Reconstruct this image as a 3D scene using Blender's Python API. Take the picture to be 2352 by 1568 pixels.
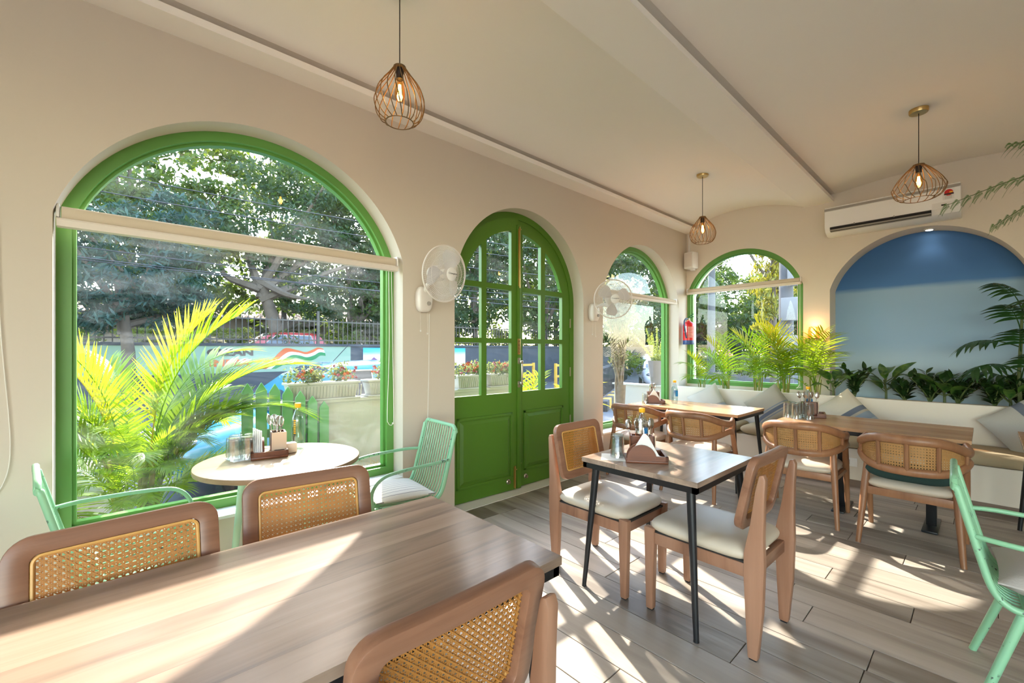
import bpy, bmesh, math, random
import numpy as np
from mathutils import Vector, Matrix, Euler

for _o in list(bpy.data.objects):
    bpy.data.objects.remove(_o)
scene = bpy.context.scene
C = scene.collection
PI = math.pi
R = math.radians

# ------------------------------------------------------------------ camera
H = 1.37
YAW = math.atan(1086 / 993)            # room's x axis lies this far right of the view
cam_d = bpy.data.cameras.new('camera')
cam = bpy.data.objects.new('camera', cam_d)
C.objects.link(cam)
cam.location = (0, 0, H)
cam.rotation_euler = (PI / 2, 0, YAW - PI / 2)
cam_d.sensor_width = 36
cam_d.lens = 993 / 2352 * 36
cam_d.shift_y = 20 / 2352
cam_d.clip_start = 0.05
cam_d.clip_end = 300
scene.camera = cam

# ------------------------------------------------------------------ light
SUN_EL, SUN_AZ = R(37.0), Vector((-0.42, -0.9075, 0)).normalized()
world = bpy.data.worlds.new('sky')
scene.world = world
world.use_nodes = True
wn = world.node_tree
wn.nodes.clear()
sky = wn.nodes.new('ShaderNodeTexSky')
sky.sky_type = 'NISHITA'
sky.sun_disc = False
sky.sun_elevation = SUN_EL
sky.sun_rotation = math.atan2(0.42, 0.9075)
sky.air_density = 1.0
sky.dust_density = 0.7
sky.ozone_density = 1.0
bgn = wn.nodes.new('ShaderNodeBackground')
bgn.inputs['Strength'].default_value = 0.95
wo = wn.nodes.new('ShaderNodeOutputWorld')
wb_mix = wn.nodes.new('ShaderNodeMix')          # daylight white balance of the photograph
wb_mix.data_type = 'RGBA'
wb_mix.blend_type = 'MULTIPLY'
wb_mix.inputs[0].default_value = 1.0
wb_mix.inputs[7].default_value = (1.0, 0.93, 0.82, 1.0)
wn.links.new(sky.outputs[0], wb_mix.inputs[6])
wn.links.new(wb_mix.outputs[2], bgn.inputs[0])
wn.links.new(bgn.outputs[0], wo.inputs[0])

sun_d = bpy.data.lights.new('sun', 'SUN')
sun_d.energy = 5.2
sun_d.angle = R(0.6)
sun_d.color = (1.0, 0.93, 0.82)
sun = bpy.data.objects.new('sun', sun_d)
C.objects.link(sun)
ldir = Vector((SUN_AZ.x * math.cos(SUN_EL), SUN_AZ.y * math.cos(SUN_EL), -math.sin(SUN_EL)))
sun.rotation_euler = ldir.to_track_quat('-Z', 'Y').to_euler()
sun.location = (4, 10, 12)

scene.view_settings.view_transform = 'Standard'
scene.view_settings.look = 'None'
scene.view_settings.gamma = 1.0
scene.view_settings.exposure = 1.68
scene.view_settings.use_curve_mapping = False
scene.cycles.use_denoising = True
scene.cycles.max_bounces = 10
scene.cycles.diffuse_bounces = 6
scene.cycles.glossy_bounces = 4
scene.cycles.transmission_bounces = 6
scene.cycles.transparent_max_bounces = 24
scene.cycles.caustics_reflective = False
scene.cycles.caustics_refractive = False
scene.cycles.sample_clamp_indirect = 6.0

# ------------------------------------------------------------------ materials
def new_mat(name):
    m = bpy.data.materials.new(name)
    m.use_nodes = True
    nt = m.node_tree
    nt.nodes.clear()
    out = nt.nodes.new('ShaderNodeOutputMaterial')
    return m, nt, out

def N(nt, t, **kw):
    n = nt.nodes.new(t)
    for k, v in kw.items():
        if k in n.inputs:
            n.inputs[k].default_value = v
        else:
            setattr(n, k, v)
    return n

def col4(c):
    return (c[0], c[1], c[2], 1.0)

def mix_col(nt, fac, a, b):
    mx = nt.nodes.new('ShaderNodeMix')
    mx.data_type = 'RGBA'
    for sock, val in ((mx.inputs[0], fac), (mx.inputs[6], a), (mx.inputs[7], b)):
        if hasattr(val, 'is_linked') or hasattr(val, 'node'):
            nt.links.new(val, sock)
        elif isinstance(val, (tuple, list)):
            sock.default_value = col4(val)
        else:
            sock.default_value = val
    return mx.outputs[2]

def ramp(nt, fac, stops, interp='LINEAR'):
    r = nt.nodes.new('ShaderNodeValToRGB')
    r.color_ramp.interpolation = interp
    els = r.color_ramp.elements
    while len(els) > 1:
        els.remove(els[-1])
    for i, (p, c) in enumerate(stops):
        e = els[0] if i == 0 else els.new(p)
        e.position = p
        e.color = col4(c) if isinstance(c, (tuple, list)) else (c, c, c, 1)
    nt.links.new(fac, r.inputs[0])
    return r.outputs[0]

def coords(nt, scale=(1, 1, 1), kind='Object', rnd=0.0, rot=(0, 0, 0)):
    tc = nt.nodes.new('ShaderNodeTexCoord')
    mp = nt.nodes.new('ShaderNodeMapping')
    mp.inputs['Scale'].default_value = scale
    mp.inputs['Rotation'].default_value = rot
    nt.links.new(tc.outputs[kind], mp.inputs[0])
    if rnd:
        oi = nt.nodes.new('ShaderNodeObjectInfo')
        ml = N(nt, 'ShaderNodeMath', operation='MULTIPLY')
        ml.inputs[1].default_value = rnd
        nt.links.new(oi.outputs['Random'], ml.inputs[0])
        cx = nt.nodes.new('ShaderNodeCombineXYZ')
        for i in range(3):
            nt.links.new(ml.outputs[0], cx.inputs[i])
        nt.links.new(cx.outputs[0], mp.inputs['Location'])
    return mp.outputs[0]

def noise(nt, vec, scale, detail=3.0, rough=0.55, dist=0.0):
    n = nt.nodes.new('ShaderNodeTexNoise')
    n.inputs['Scale'].default_value = scale
    n.inputs['Detail'].default_value = detail
    n.inputs['Roughness'].default_value = rough
    n.inputs['Distortion'].default_value = dist
    nt.links.new(vec, n.inputs['Vector'])
    return n.outputs[0]

def bump(nt, h, strength, dist=0.01):
    b = nt.nodes.new('ShaderNodeBump')
    b.inputs['Strength'].default_value = strength
    b.inputs['Distance'].default_value = dist
    nt.links.new(h, b.inputs['Height'])
    return b.outputs[0]

def principled(nt, out, rough=0.5, metal=0.0, spec=0.5):
    p = nt.nodes.new('ShaderNodeBsdfPrincipled')
    p.inputs['Roughness'].default_value = rough
    p.inputs['Metallic'].default_value = metal
    p.inputs['Specular IOR Level'].default_value = spec
    nt.links.new(p.outputs[0], out.inputs[0])
    return p

def plain(name, c, rough=0.5, metal=0.0, spec=0.5, var=0.06, vscale=3.0, bmp=0.0, bscale=60.0, coat=0.0):
    m, nt, out = new_mat(name)
    p = principled(nt, out, rough, metal, spec)
    v = coords(nt)
    f = noise(nt, v, vscale, 4)
    a = tuple(x * (1 - var) for x in c)
    b = tuple(min(1, x * (1 + var)) for x in c)
    nt.links.new(mix_col(nt, f, a, b), p.inputs['Base Color'])
    if bmp:
        nt.links.new(bump(nt, noise(nt, v, bscale, 3), bmp, 0.004), p.inputs['Normal'])
    if coat:
        p.inputs['Coat Weight'].default_value = coat
        p.inputs['Coat Roughness'].default_value = 0.1
    return m

def wood(name, dark, mid, light, axis=1, rough=0.4, scale=1.0, streak=None, rndv=0.22, spec=0.5, coat=0.0, bmp=0.15):
    """streaky grain running along one object axis; tone shifts from piece to piece"""
    m, nt, out = new_mat(name)
    p = principled(nt, out, rough, 0, spec)
    sc = [9.0 * scale] * 3
    sc[axis] = 0.7 * scale
    v = coords(nt, tuple(sc), rnd=37.0)
    n1 = noise(nt, v, 1.0, 5, 0.6, 0.6)
    sc2 = [70.0 * scale] * 3
    sc2[axis] = 1.6 * scale
    v2 = coords(nt, tuple(sc2), rnd=11.0)
    n2 = noise(nt, v2, 1.0, 3, 0.6)
    c = ramp(nt, n1, [(0.30, dark), (0.48, mid), (0.70, light)])
    fine = mix_col(nt, n2, tuple(x * 0.78 for x in mid), tuple(min(1, x * 1.2) for x in mid))
    mx = nt.nodes.new('ShaderNodeMix')
    mx.data_type = 'RGBA'
    mx.blend_type = 'MIX'
    mx.inputs[0].default_value = 0.35
    nt.links.new(c, mx.inputs[6])
    nt.links.new(fine, mx.inputs[7])
    cc = mx.outputs[2]
    if streak:
        sc3 = [5.0 * scale] * 3
        sc3[axis] = 0.45 * scale
        n3 = noise(nt, coords(nt, tuple(sc3), rnd=71.0), 1.0, 4, 0.6, 0.8)
        f3 = ramp(nt, n3, [(0.50, 0.0), (0.68, 0.9)])
        cc = mix_col(nt, f3, cc, streak)
    oi = nt.nodes.new('ShaderNodeObjectInfo')
    mr = nt.nodes.new('ShaderNodeMapRange')
    mr.inputs['To Min'].default_value = 1 - rndv
    mr.inputs['To Max'].default_value = 1 + rndv * 0.5
    nt.links.new(oi.outputs['Random'], mr.inputs[0])
    hs = nt.nodes.new('ShaderNodeHueSaturation')
    nt.links.new(mr.outputs[0], hs.inputs['Value'])
    nt.links.new(cc, hs.inputs['Color'])
    nt.links.new(hs.outputs[0], p.inputs['Base Color'])
    nt.links.new(bump(nt, n2, bmp, 0.002), p.inputs['Normal'])
    if coat:
        p.inputs['Coat Weight'].default_value = coat
        p.inputs['Coat Roughness'].default_value = 0.12
    return m

def leafm(name, c1, c2, trans=0.45, rough=0.45, vscale=3.0, tc=None, spec=0.4, rndv=0.0):
    m, nt, out = new_mat(name)
    p = nt.nodes.new('ShaderNodeBsdfPrincipled')
    p.inputs['Roughness'].default_value = rough
    p.inputs['Specular IOR Level'].default_value = spec
    v = coords(nt)
    n1 = noise(nt, v, vscale, 3, 0.6)
    f = ramp(nt, n1, [(0.35, 0.0), (0.65, 1.0)])
    c = mix_col(nt, f, c1, c2)
    tr = nt.nodes.new('ShaderNodeBsdfTranslucent')
    t2 = mix_col(nt, f, tc or tuple(min(1, x * 2.2) for x in c1), tc or tuple(min(1, x * 2.2) for x in c2))
    nt.links.new(c, p.inputs['Base Color'])
    nt.links.new(t2, tr.inputs[0])
    mx = nt.nodes.new('ShaderNodeMixShader')
    mx.inputs[0].default_value = trans
    nt.links.new(p.outputs[0], mx.inputs[1])
    nt.links.new(tr.outputs[0], mx.inputs[2])
    nt.links.new(mx.outputs[0], out.inputs[0])
    return m

def glassm(name, tint=(1, 1, 1), ior=1.45, dirt=0.0, dscale=2.0, rough=0.0, base=0.0):
    """thin sheet glass: see-through with Fresnel reflection, optional wiped-dust smears"""
    m, nt, out = new_mat(name)
    t = nt.nodes.new('ShaderNodeBsdfTransparent')
    t.inputs[0].default_value = col4(tint)
    g = nt.nodes.new('ShaderNodeBsdfGlossy')
    g.inputs['Roughness'].default_value = rough
    fr = nt.nodes.new('ShaderNodeFresnel')
    geo = nt.nodes.new('ShaderNodeNewGeometry')       # the same sheet seen from either face
    mri = nt.nodes.new('ShaderNodeMapRange')
    mri.inputs['To Min'].default_value = ior
    mri.inputs['To Max'].default_value = 1 / ior
    nt.links.new(geo.outputs['Backfacing'], mri.inputs[0])
    nt.links.new(mri.outputs[0], fr.inputs['IOR'])
    fac = fr.outputs[0]
    if base:
        ad = N(nt, 'ShaderNodeMath', operation='ADD')
        ad.inputs[1].default_value = base
        nt.links.new(fac, ad.inputs[0])
        fac = ad.outputs[0]
    mx = nt.nodes.new('ShaderNodeMixShader')
    nt.links.new(fac, mx.inputs[0])
    nt.links.new(t.outputs[0], mx.inputs[1])
    nt.links.new(g.outputs[0], mx.inputs[2])
    last = mx.outputs[0]
    if dirt:
        v = coords(nt, (1.0, 1.0, 3.2), rot=(0.3, 0.9, 0.2))
        n1 = noise(nt, v, dscale, 5, 0.65, 1.5)
        n2 = noise(nt, coords(nt), 1.1, 2)
        ml = N(nt, 'ShaderNodeMath', operation='MULTIPLY')
        nt.links.new(ramp(nt, n1, [(0.45, 0.0), (0.75, 1.0)]), ml.inputs[0])
        nt.links.new(ramp(nt, n2, [(0.4, 0.1), (0.65, 1.0)]), ml.inputs[1])
        ms = N(nt, 'ShaderNodeMath', operation='MULTIPLY')
        ms.inputs[1].default_value = dirt
        nt.links.new(ml.outputs[0], ms.inputs[0])
        tl = nt.nodes.new('ShaderNodeBsdfTranslucent')
        tl.inputs[0].default_value = (0.8, 0.85, 0.9, 1)
        mx2 = nt.nodes.new('ShaderNodeMixShader')
        nt.links.new(ms.outputs[0], mx2.inputs[0])
        nt.links.new(last, mx2.inputs[1])
        nt.links.new(tl.outputs[0], mx2.inputs[2])
        last = mx2.outputs[0]
    nt.links.new(last, out.inputs[0])
    return m

def emit(name, c, s):
    m, nt, out = new_mat(name)
    e = nt.nodes.new('ShaderNodeEmission')
    e.inputs[0].default_value = col4(c)
    e.inputs[1].default_value = s
    nt.links.new(e.outputs[0], out.inputs[0])
    return m

def bands(name, axis, stops, rough=0.9, kind='Object', scale=1.0, wob=0.0, weave=0.0, off=0.0):
    """colour laid out in bands along one object axis (paint, woven stripes)"""
    m, nt, out = new_mat(name)
    p = principled(nt, out, rough, 0, 0.25)
    v = coords(nt, kind=kind)
    sp = nt.nodes.new('ShaderNodeSeparateXYZ')
    nt.links.new(v, sp.inputs[0])
    s = sp.outputs[axis]
    if wob:
        n = noise(nt, coords(nt, (0.8, 0.8, 6.0)), 1.5, 4)
        mu = N(nt, 'ShaderNodeMath', operation='MULTIPLY_ADD')
        mu.inputs[1].default_value = wob
        nt.links.new(n, mu.inputs[0])
        nt.links.new(s, mu.inputs[2])
        s = mu.outputs[0]
    mr = nt.nodes.new('ShaderNodeMath')
    mr.operation = 'MULTIPLY_ADD'
    mr.inputs[1].default_value = scale
    mr.inputs[2].default_value = off
    nt.links.new(s, mr.inputs[0])
    c = ramp(nt, mr.outputs[0], stops)
    nt.links.new(c, p.inputs['Base Color'])
    if weave:
        nt.links.new(bump(nt, noise(nt, v, 260, 2), weave, 0.003), p.inputs['Normal'])
    return m

def stripes(name, base, line, axis, freq, duty=0.12, rough=0.9):
    m, nt, out = new_mat(name)
    p = principled(nt, out, rough, 0, 0.2)
    v = coords(nt)
    sp = nt.nodes.new('ShaderNodeSeparateXYZ')
    nt.links.new(v, sp.inputs[0])
    mu = N(nt, 'ShaderNodeMath', operation='MULTIPLY')
    mu.inputs[1].default_value = freq
    nt.links.new(sp.outputs[axis], mu.inputs[0])
    fr = N(nt, 'ShaderNodeMath', operation='FRACT')
    nt.links.new(mu.outputs[0], fr.inputs[0])
    lt = N(nt, 'ShaderNodeMath', operation='LESS_THAN')
    lt.inputs[1].default_value = duty
    nt.links.new(fr.outputs[0], lt.inputs[0])
    nt.links.new(mix_col(nt, lt.outputs[0], base, line), p.inputs['Base Color'])
    nt.links.new(bump(nt, noise(nt, v, 200, 2), 0.25, 0.003), p.inputs['Normal'])
    return m

def chipped(name, c, chip, rough=0.35):
    """gloss paint knocked off in small dark chips"""
    m, nt, out = new_mat(name)
    p = principled(nt, out, rough, 0, 0.5)
    v = coords(nt, rnd=9.0)
    n1 = noise(nt, v, 45, 2, 0.5)
    n2 = noise(nt, v, 5, 2)
    ml = N(nt, 'ShaderNodeMath', operation='MULTIPLY')
    nt.links.new(ramp(nt, n1, [(0.63, 0.0), (0.67, 1.0)]), ml.inputs[0])
    nt.links.new(ramp(nt, n2, [(0.5, 0.0), (0.56, 1.0)]), ml.inputs[1])
    v2 = noise(nt, v, 4, 3)
    cc = mix_col(nt, v2, tuple(x * 0.92 for x in c), tuple(min(1, x * 1.08) for x in c))
    nt.links.new(mix_col(nt, ml.outputs[0], cc, chip), p.inputs['Base Color'])
    return m

M = {}
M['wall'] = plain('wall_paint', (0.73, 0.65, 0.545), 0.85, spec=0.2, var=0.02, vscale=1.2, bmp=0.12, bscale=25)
M['bounce_stone'] = plain('bounce_stone_paving', (0.70, 0.60, 0.47), 0.85, var=0.08, vscale=1.5)  # warm tone for the added paving that bounces light indoors
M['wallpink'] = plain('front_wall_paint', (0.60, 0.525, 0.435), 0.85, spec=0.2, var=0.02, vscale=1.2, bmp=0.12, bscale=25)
M['white'] = plain('white_plaster', (0.82, 0.80, 0.75), 0.8, spec=0.25, var=0.02, bmp=0.1, bscale=30)
M['ceil'] = plain('ceiling_paint', (0.87, 0.81, 0.735), 0.85, spec=0.2, var=0.015, vscale=0.8)
M['green'] = plain('green_door_paint', (0.075, 0.185, 0.014), 0.38, var=0.08, vscale=2, bmp=0.05, bscale=40)
M['green2'] = plain('green_frame_paint', (0.115, 0.30, 0.06), 0.42, var=0.06, vscale=2, bmp=0.05)
M['mint'] = chipped('mint_enamel', (0.26, 0.52, 0.31), (0.05, 0.07, 0.06))
M['mintp'] = plain('mint_table_paint', (0.46, 0.66, 0.46), 0.4)
M['picket'] = plain('picket_paint', (0.09, 0.27, 0.085), 0.5)
M['chairwood'] = wood('chair_wood', (0.14, 0.058, 0.032), (0.31, 0.15, 0.088), (0.40, 0.215, 0.135), 2, 0.38, 1.2, rndv=0.1)
M['chairwoodx'] = wood('chair_wood_rail', (0.12, 0.05, 0.028), (0.255, 0.12, 0.07), (0.35, 0.18, 0.11), 0, 0.36, 1.2, rndv=0.1)
M['barrel'] = wood('barrel_wood', (0.16, 0.066, 0.03), (0.29, 0.13, 0.06), (0.38, 0.185, 0.09), 2, 0.4, 1.0, rndv=0.12)
M['top_x'] = wood('table_wood_x', (0.19, 0.125, 0.09), (0.33, 0.235, 0.175), (0.43, 0.32, 0.25), 0, 0.2, 0.9, streak=(0.10, 0.077, 0.068), rndv=0.16, spec=0.1, bmp=0.05)
M['top_y'] = wood('table_wood_y', (0.36, 0.18, 0.085), (0.50, 0.275, 0.14), (0.60, 0.37, 0.21), 1, 0.22, 0.9, rndv=0.14, spec=0.4, bmp=0.05)
M['top_r'] = wood('table_wood_round', (0.25, 0.165, 0.09), (0.34, 0.24, 0.14), (0.41, 0.305, 0.195), 0, 0.35, 0.9, rndv=0.05)
M['floor'] = wood('floor_tile_wood', (0.27, 0.225, 0.18), (0.41, 0.355, 0.295), (0.50, 0.44, 0.38), 1, 0.42, 0.75, streak=(0.15, 0.118, 0.092), rndv=0.2, spec=0.4, bmp=0.1)
M['grout'] = plain('floor_joint', (0.10, 0.075, 0.055), 0.9)
M['skirt'] = wood('skirting_wood', (0.12, 0.075, 0.05), (0.2, 0.13, 0.09), (0.28, 0.19, 0.14), 1, 0.5)
M['cane'] = plain('cane_strand', (0.44, 0.185, 0.038), 0.5, var=0.25, vscale=30)
M['cane2'] = plain('cane_strand_pale', (0.42, 0.215, 0.07), 0.5, var=0.2, vscale=30)
M['cord'] = plain('cane_edge_cord', (0.62, 0.34, 0.10), 0.45, var=0.15, vscale=20)
M['leather'] = plain('cream_leather', (0.56, 0.475, 0.37), 0.42, var=0.05, vscale=4, bmp=0.08, bscale=120)
M['black'] = plain('black_metal', (0.018, 0.018, 0.02), 0.35, 0.3, var=0.15)
M['dark'] = plain('dark_slot', (0.015, 0.014, 0.013), 0.6)
M['chrome'] = plain('steel', (0.62, 0.60, 0.57), 0.18, 1.0, var=0.1)
M['brass'] = plain('brass', (0.62, 0.42, 0.16), 0.32, 1.0, var=0.12)
M['bronze'] = plain('bronze_wire', (0.17, 0.10, 0.036), 0.5, 0.3, var=0.2, vscale=12)
M['steelwarm'] = plain('worn_steel', (0.48, 0.40, 0.33), 0.35, 1.0, var=0.2)
M['napkin'] = plain('napkin_paper', (0.86, 0.85, 0.83), 0.9, bmp=0.25, bscale=40)
M['caddy'] = wood('caddy_wood', (0.10, 0.028, 0.012), (0.17, 0.05, 0.02), (0.23, 0.075, 0.03), 0, 0.4, 2.0, rndv=0.08)
M['card'] = plain('kraft_card', (0.70, 0.52, 0.38), 0.8)
M['ink'] = plain('ink', (0.05, 0.04, 0.035), 0.8)
M['sugar'] = plain('sugar_box', (0.85, 0.72, 0.58), 0.5)
M['yellow'] = plain('yellow_cap', (0.95, 0.50, 0.02), 0.4)
M['blue'] = plain('blue_label', (0.02, 0.24, 0.62), 0.35, var=0.3, vscale=18)
M['acwhite'] = plain('ac_casing', (0.90, 0.88, 0.84), 0.35, var=0.01)
M['plastic'] = plain('white_plastic', (0.80, 0.77, 0.73), 0.35, var=0.02)
M['grey'] = plain('grey_plastic', (0.36, 0.33, 0.29), 0.5)
M['fanplastic'] = plain('fan_plastic', (0.72, 0.66, 0.60), 0.4, var=0.03)
M['red'] = plain('extinguisher_red', (0.62, 0.015, 0.015), 0.3, var=0.05)
M['navy'] = plain('navy_band', (0.02, 0.05, 0.16), 0.4)
M['rubber'] = plain('rubber_hose', (0.03, 0.05, 0.10), 0.5)
M['blind'] = plain('blind_fabric', (0.62, 0.52, 0.39), 0.85, var=0.03, bmp=0.1, bscale=90)
M['blindbar'] = plain('blind_bar', (0.72, 0.64, 0.56), 0.5, var=0.02)
M['mattress'] = plain('bench_mattress_cloth', (0.38, 0.30, 0.19), 0.95, var=0.1, bmp=0.3, bscale=70)
M['linen'] = plain('linen', (0.56, 0.51, 0.43), 0.95, var=0.06, bmp=0.4, bscale=110)
M['greycloth'] = plain('grey_cloth', (0.42, 0.375, 0.345), 0.95, var=0.05, bmp=0.3, bscale=110)
M['tick'] = stripes('ticking_stripe', (0.66, 0.63, 0.58), (0.24, 0.23, 0.24), 1, 30, 0.13)
M['dkgreen'] = plain('dark_green_cloth', (0.012, 0.035, 0.03), 0.9, bmp=0.3)
M['bag'] = plain('white_bag', (0.85, 0.85, 0.86), 0.3, bmp=0.5, bscale=20)
M['bluewall'] = bands('blue_niche_paint', 2, [
    (0.00, (0.40, 0.52, 0.62)), (0.22, (0.42, 0.55, 0.66)), (0.36, (0.29, 0.44, 0.62)), (0.56, (0.27, 0.42, 0.60)),
    (0.655, (0.28, 0.43, 0.60)), (0.685, (0.072, 0.195, 0.45)), (0.78, (0.060, 0.165, 0.39)), (1.0, (0.055, 0.15, 0.36))],
    rough=0.75, scale=0.5, wob=0.08, off=-0.39)
M['soil'] = plain('soil', (0.055, 0.038, 0.028), 1.0, var=0.4, vscale=40, bmp=0.6, bscale=60)
M['pane'] = glassm('window_glass', (0.96, 0.985, 0.98), 1.45, dirt=0.07, dscale=1.6)
M['pane2'] = glassm('window_glass_clean', (0.97, 0.985, 0.98), 1.45, dirt=0.03, dscale=2.0)
M['tumbler'] = glassm('tumbler_glass', (0.88, 0.91, 0.91), 1.5, base=0.13, rough=0.05)
M['bottle'] = glassm('bottle_plastic', (0.86, 0.92, 0.95), 1.45, base=0.10, rough=0.06)
M['water'] = glassm('water', (0.86, 0.92, 0.90), 1.33, rough=0.0)
M['amber'] = glassm('amber_glass', (1.0, 0.72, 0.36), 1.45, base=0.03)
M['peach'] = glassm('peach_glass', (1.0, 0.62, 0.36), 1.45, base=0.06, rough=0.1)
M['filament'] = emit('filament', (1.0, 0.58, 0.16), 22.0)
M['glow'] = emit('lamp_glow', (1.0, 0.62, 0.25), 10.0)
M['spotglow'] = emit('spot_glow', (1.0, 0.82, 0.62), 14.0)
# plants
M['areca'] = leafm('areca_leaf', (0.06, 0.16, 0.009), (0.13, 0.24, 0.012), 0.5, 0.4, 6.0, tc=(0.40, 0.58, 0.02))
M['arecay'] = leafm('areca_leaf_yellow', (0.20, 0.26, 0.012), (0.34, 0.28, 0.014), 0.5, 0.4, 7.0, tc=(0.70, 0.62, 0.018))
M['arecas'] = plain('areca_stem', (0.23, 0.23, 0.05), 0.5, var=0.3, vscale=20)
M['zz'] = leafm('zz_leaf', (0.014, 0.040, 0.010), (0.03, 0.07, 0.015), 0.12, 0.28, 8.0, spec=0.5)
M['dumb'] = leafm('dumb_cane_leaf', (0.022, 0.075, 0.014), (0.11, 0.20, 0.04), 0.2, 0.35, 14.0)
M['palm_in'] = leafm('parlour_leaf', (0.016, 0.055, 0.016), (0.03, 0.09, 0.02), 0.2, 0.35, 6.0)
M['feather'] = leafm('feather_leaf', (0.035, 0.10, 0.014), (0.06, 0.15, 0.02), 0.3, 0.5, 5.0)
M['stem'] = plain('plant_stem', (0.10, 0.13, 0.04), 0.6, var=0.3, vscale=20)
M['bark'] = plain('bark', (0.095, 0.075, 0.058), 0.95, var=0.35, vscale=14, bmp=0.8, bscale=22)
M['barkpale'] = plain('bark_pale', (0.15, 0.11, 0.07), 0.95, var=0.35, vscale=18, bmp=0.8, bscale=26)
M['tree1'] = leafm('tree_leaf_a', (0.008, 0.026, 0.012), (0.022, 0.050, 0.016), 0.30, 0.6, 0.6, tc=(0.085, 0.15, 0.02))
M['tree2'] = leafm('tree_leaf_b', (0.012, 0.034, 0.010), (0.040, 0.070, 0.014), 0.34, 0.6, 0.7, tc=(0.16, 0.23, 0.02))
M['tree3'] = leafm('tree_leaf_c', (0.008, 0.034, 0.030), (0.018, 0.052, 0.040), 0.22, 0.6, 0.8, tc=(0.045, 0.12, 0.06))
M['tree4'] = leafm('tree_leaf_yellow', (0.07, 0.10, 0.01), (0.20, 0.17, 0.015), 0.35, 0.5, 1.0, tc=(0.42, 0.36, 0.02))
M['treepale'] = leafm('tree_leaf_pale', (0.13, 0.115, 0.05), (0.20, 0.175, 0.085), 0.35, 0.6, 2.0, tc=(0.27, 0.24, 0.10))
M['hedge'] = leafm('hedge_leaf', (0.02, 0.05, 0.01), (0.07, 0.10, 0.015), 0.35, 0.6, 1.5, tc=(0.26, 0.30, 0.02))
M['fern'] = leafm('fern_plume', (0.15, 0.22, 0.03), (0.28, 0.30, 0.07), 0.4, 0.6, 6.0, tc=(0.5, 0.55, 0.1))
M['flowergreen'] = leafm('bedding_leaf', (0.06, 0.10, 0.02), (0.18, 0.18, 0.06), 0.35, 0.6, 8.0)
M['petal_o'] = plain('orange_petal', (0.5, 0.13, 0.03), 0.7)
M['petal_p'] = plain('pink_petal', (0.36, 0.10, 0.11), 0.7)
M['dry'] = leafm('dry_grass', (0.34, 0.22, 0.09), (0.45, 0.33, 0.15), 0.3, 0.8, 8.0)
M['brom'] = leafm('bromeliad_leaf', (0.14, 0.20, 0.02), (0.36, 0.30, 0.03), 0.4, 0.4, 9.0, tc=(0.5, 0.46, 0.03))
M['silver'] = leafm('silver_leaf', (0.42, 0.46, 0.40), (0.62, 0.66, 0.58), 0.2, 0.6, 9.0)
# street
M['road'] = plain('asphalt', (0.085, 0.088, 0.095), 0.9, var=0.2, vscale=5, bmp=0.3, bscale=40)
M['paving'] = plain('forecourt_paving', (0.30, 0.28, 0.25), 0.9, var=0.15, vscale=3)
M['outwall'] = plain('painted_low_wall', (0.40, 0.385, 0.325), 0.85, var=0.05, vscale=2, bmp=0.1)
M['trough'] = plain('trough_plastic', (0.36, 0.345, 0.30), 0.7, var=0.08)
M['mural'] = plain('mural_mint', (0.17, 0.25, 0.195), 0.85, var=0.05, vscale=1.5)
M['muraldark'] = plain('mural_dark', (0.035, 0.04, 0.05), 0.85, var=0.3, vscale=3)
M['muralblue'] = bands('mural_seascape', 2, [(0, (0.34, 0.24, 0.24)), (0.5, (0.55, 0.42, 0.38)), (0.62, (0.55, 0.66, 0.72)), (0.85, (0.08, 0.36, 0.58)), (1, (0.04, 0.25, 0.50))], scale=1.25, off=-0.85, wob=0.1)
M['muralpurple'] = plain('mural_purple', (0.13, 0.06, 0.15), 0.85)
M['saffron'] = plain('paint_saffron', (0.36, 0.075, 0.02), 0.85)
M['pwhite'] = plain('paint_white', (0.42, 0.42, 0.46), 0.85)
M['pgreen'] = plain('paint_green', (0.012, 0.14, 0.05), 0.85)
M['concrete'] = plain('concrete', (0.33, 0.32, 0.30), 0.9, var=0.12, vscale=6, bmp=0.3)
M['boxgrey'] = plain('meter_box', (0.16, 0.155, 0.15), 0.6)
M['cement'] = plain('cement_pot', (0.17, 0.155, 0.14), 0.9, var=0.1, vscale=6, bmp=0.2)
M['teal'] = plain('teal_car_paint', (0.022, 0.19, 0.30), 0.22, 0.15, var=0.04, coat=0.7)
M['carwhite'] = plain('white_car_paint', (0.42, 0.42, 0.47), 0.22, 0.05, var=0.03, coat=0.7)
M['carred'] = plain('red_car_paint', (0.30, 0.02, 0.02), 0.25, 0.1, coat=0.6)
M['cargrey'] = plain('silver_car_paint', (0.50, 0.52, 0.56), 0.25, 0.3, coat=0.6)
M['carglass'] = plain('car_glass', (0.03, 0.045, 0.06), 0.06, spec=0.8)
M['tyre'] = plain('tyre', (0.02, 0.02, 0.02), 0.85)
M['headlamp'] = plain('headlamp_lens', (0.05, 0.055, 0.065), 0.08, spec=0.9)
M['barrier'] = plain('barrier_yellow', (0.42, 0.24, 0.02), 0.5)
M['rooftile'] = plain('far_roof', (0.34, 0.20, 0.14), 0.85, var=0.2, vscale=8)
M['farwall'] = plain('far_wall', (0.42, 0.36, 0.31), 0.9)
M['polegrey'] = plain('pole_concrete', (0.075, 0.073, 0.075), 0.85, var=0.12, vscale=6)
M['shirt'] = plain('pink_shirt', (0.62, 0.25, 0.22), 0.85)
M['trousers'] = plain('dark_trousers', (0.05, 0.055, 0.075), 0.85)
M['skin'] = plain('skin', (0.28, 0.15, 0.09), 0.6)
M['hair'] = plain('hair', (0.015, 0.012, 0.01), 0.7)

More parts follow.
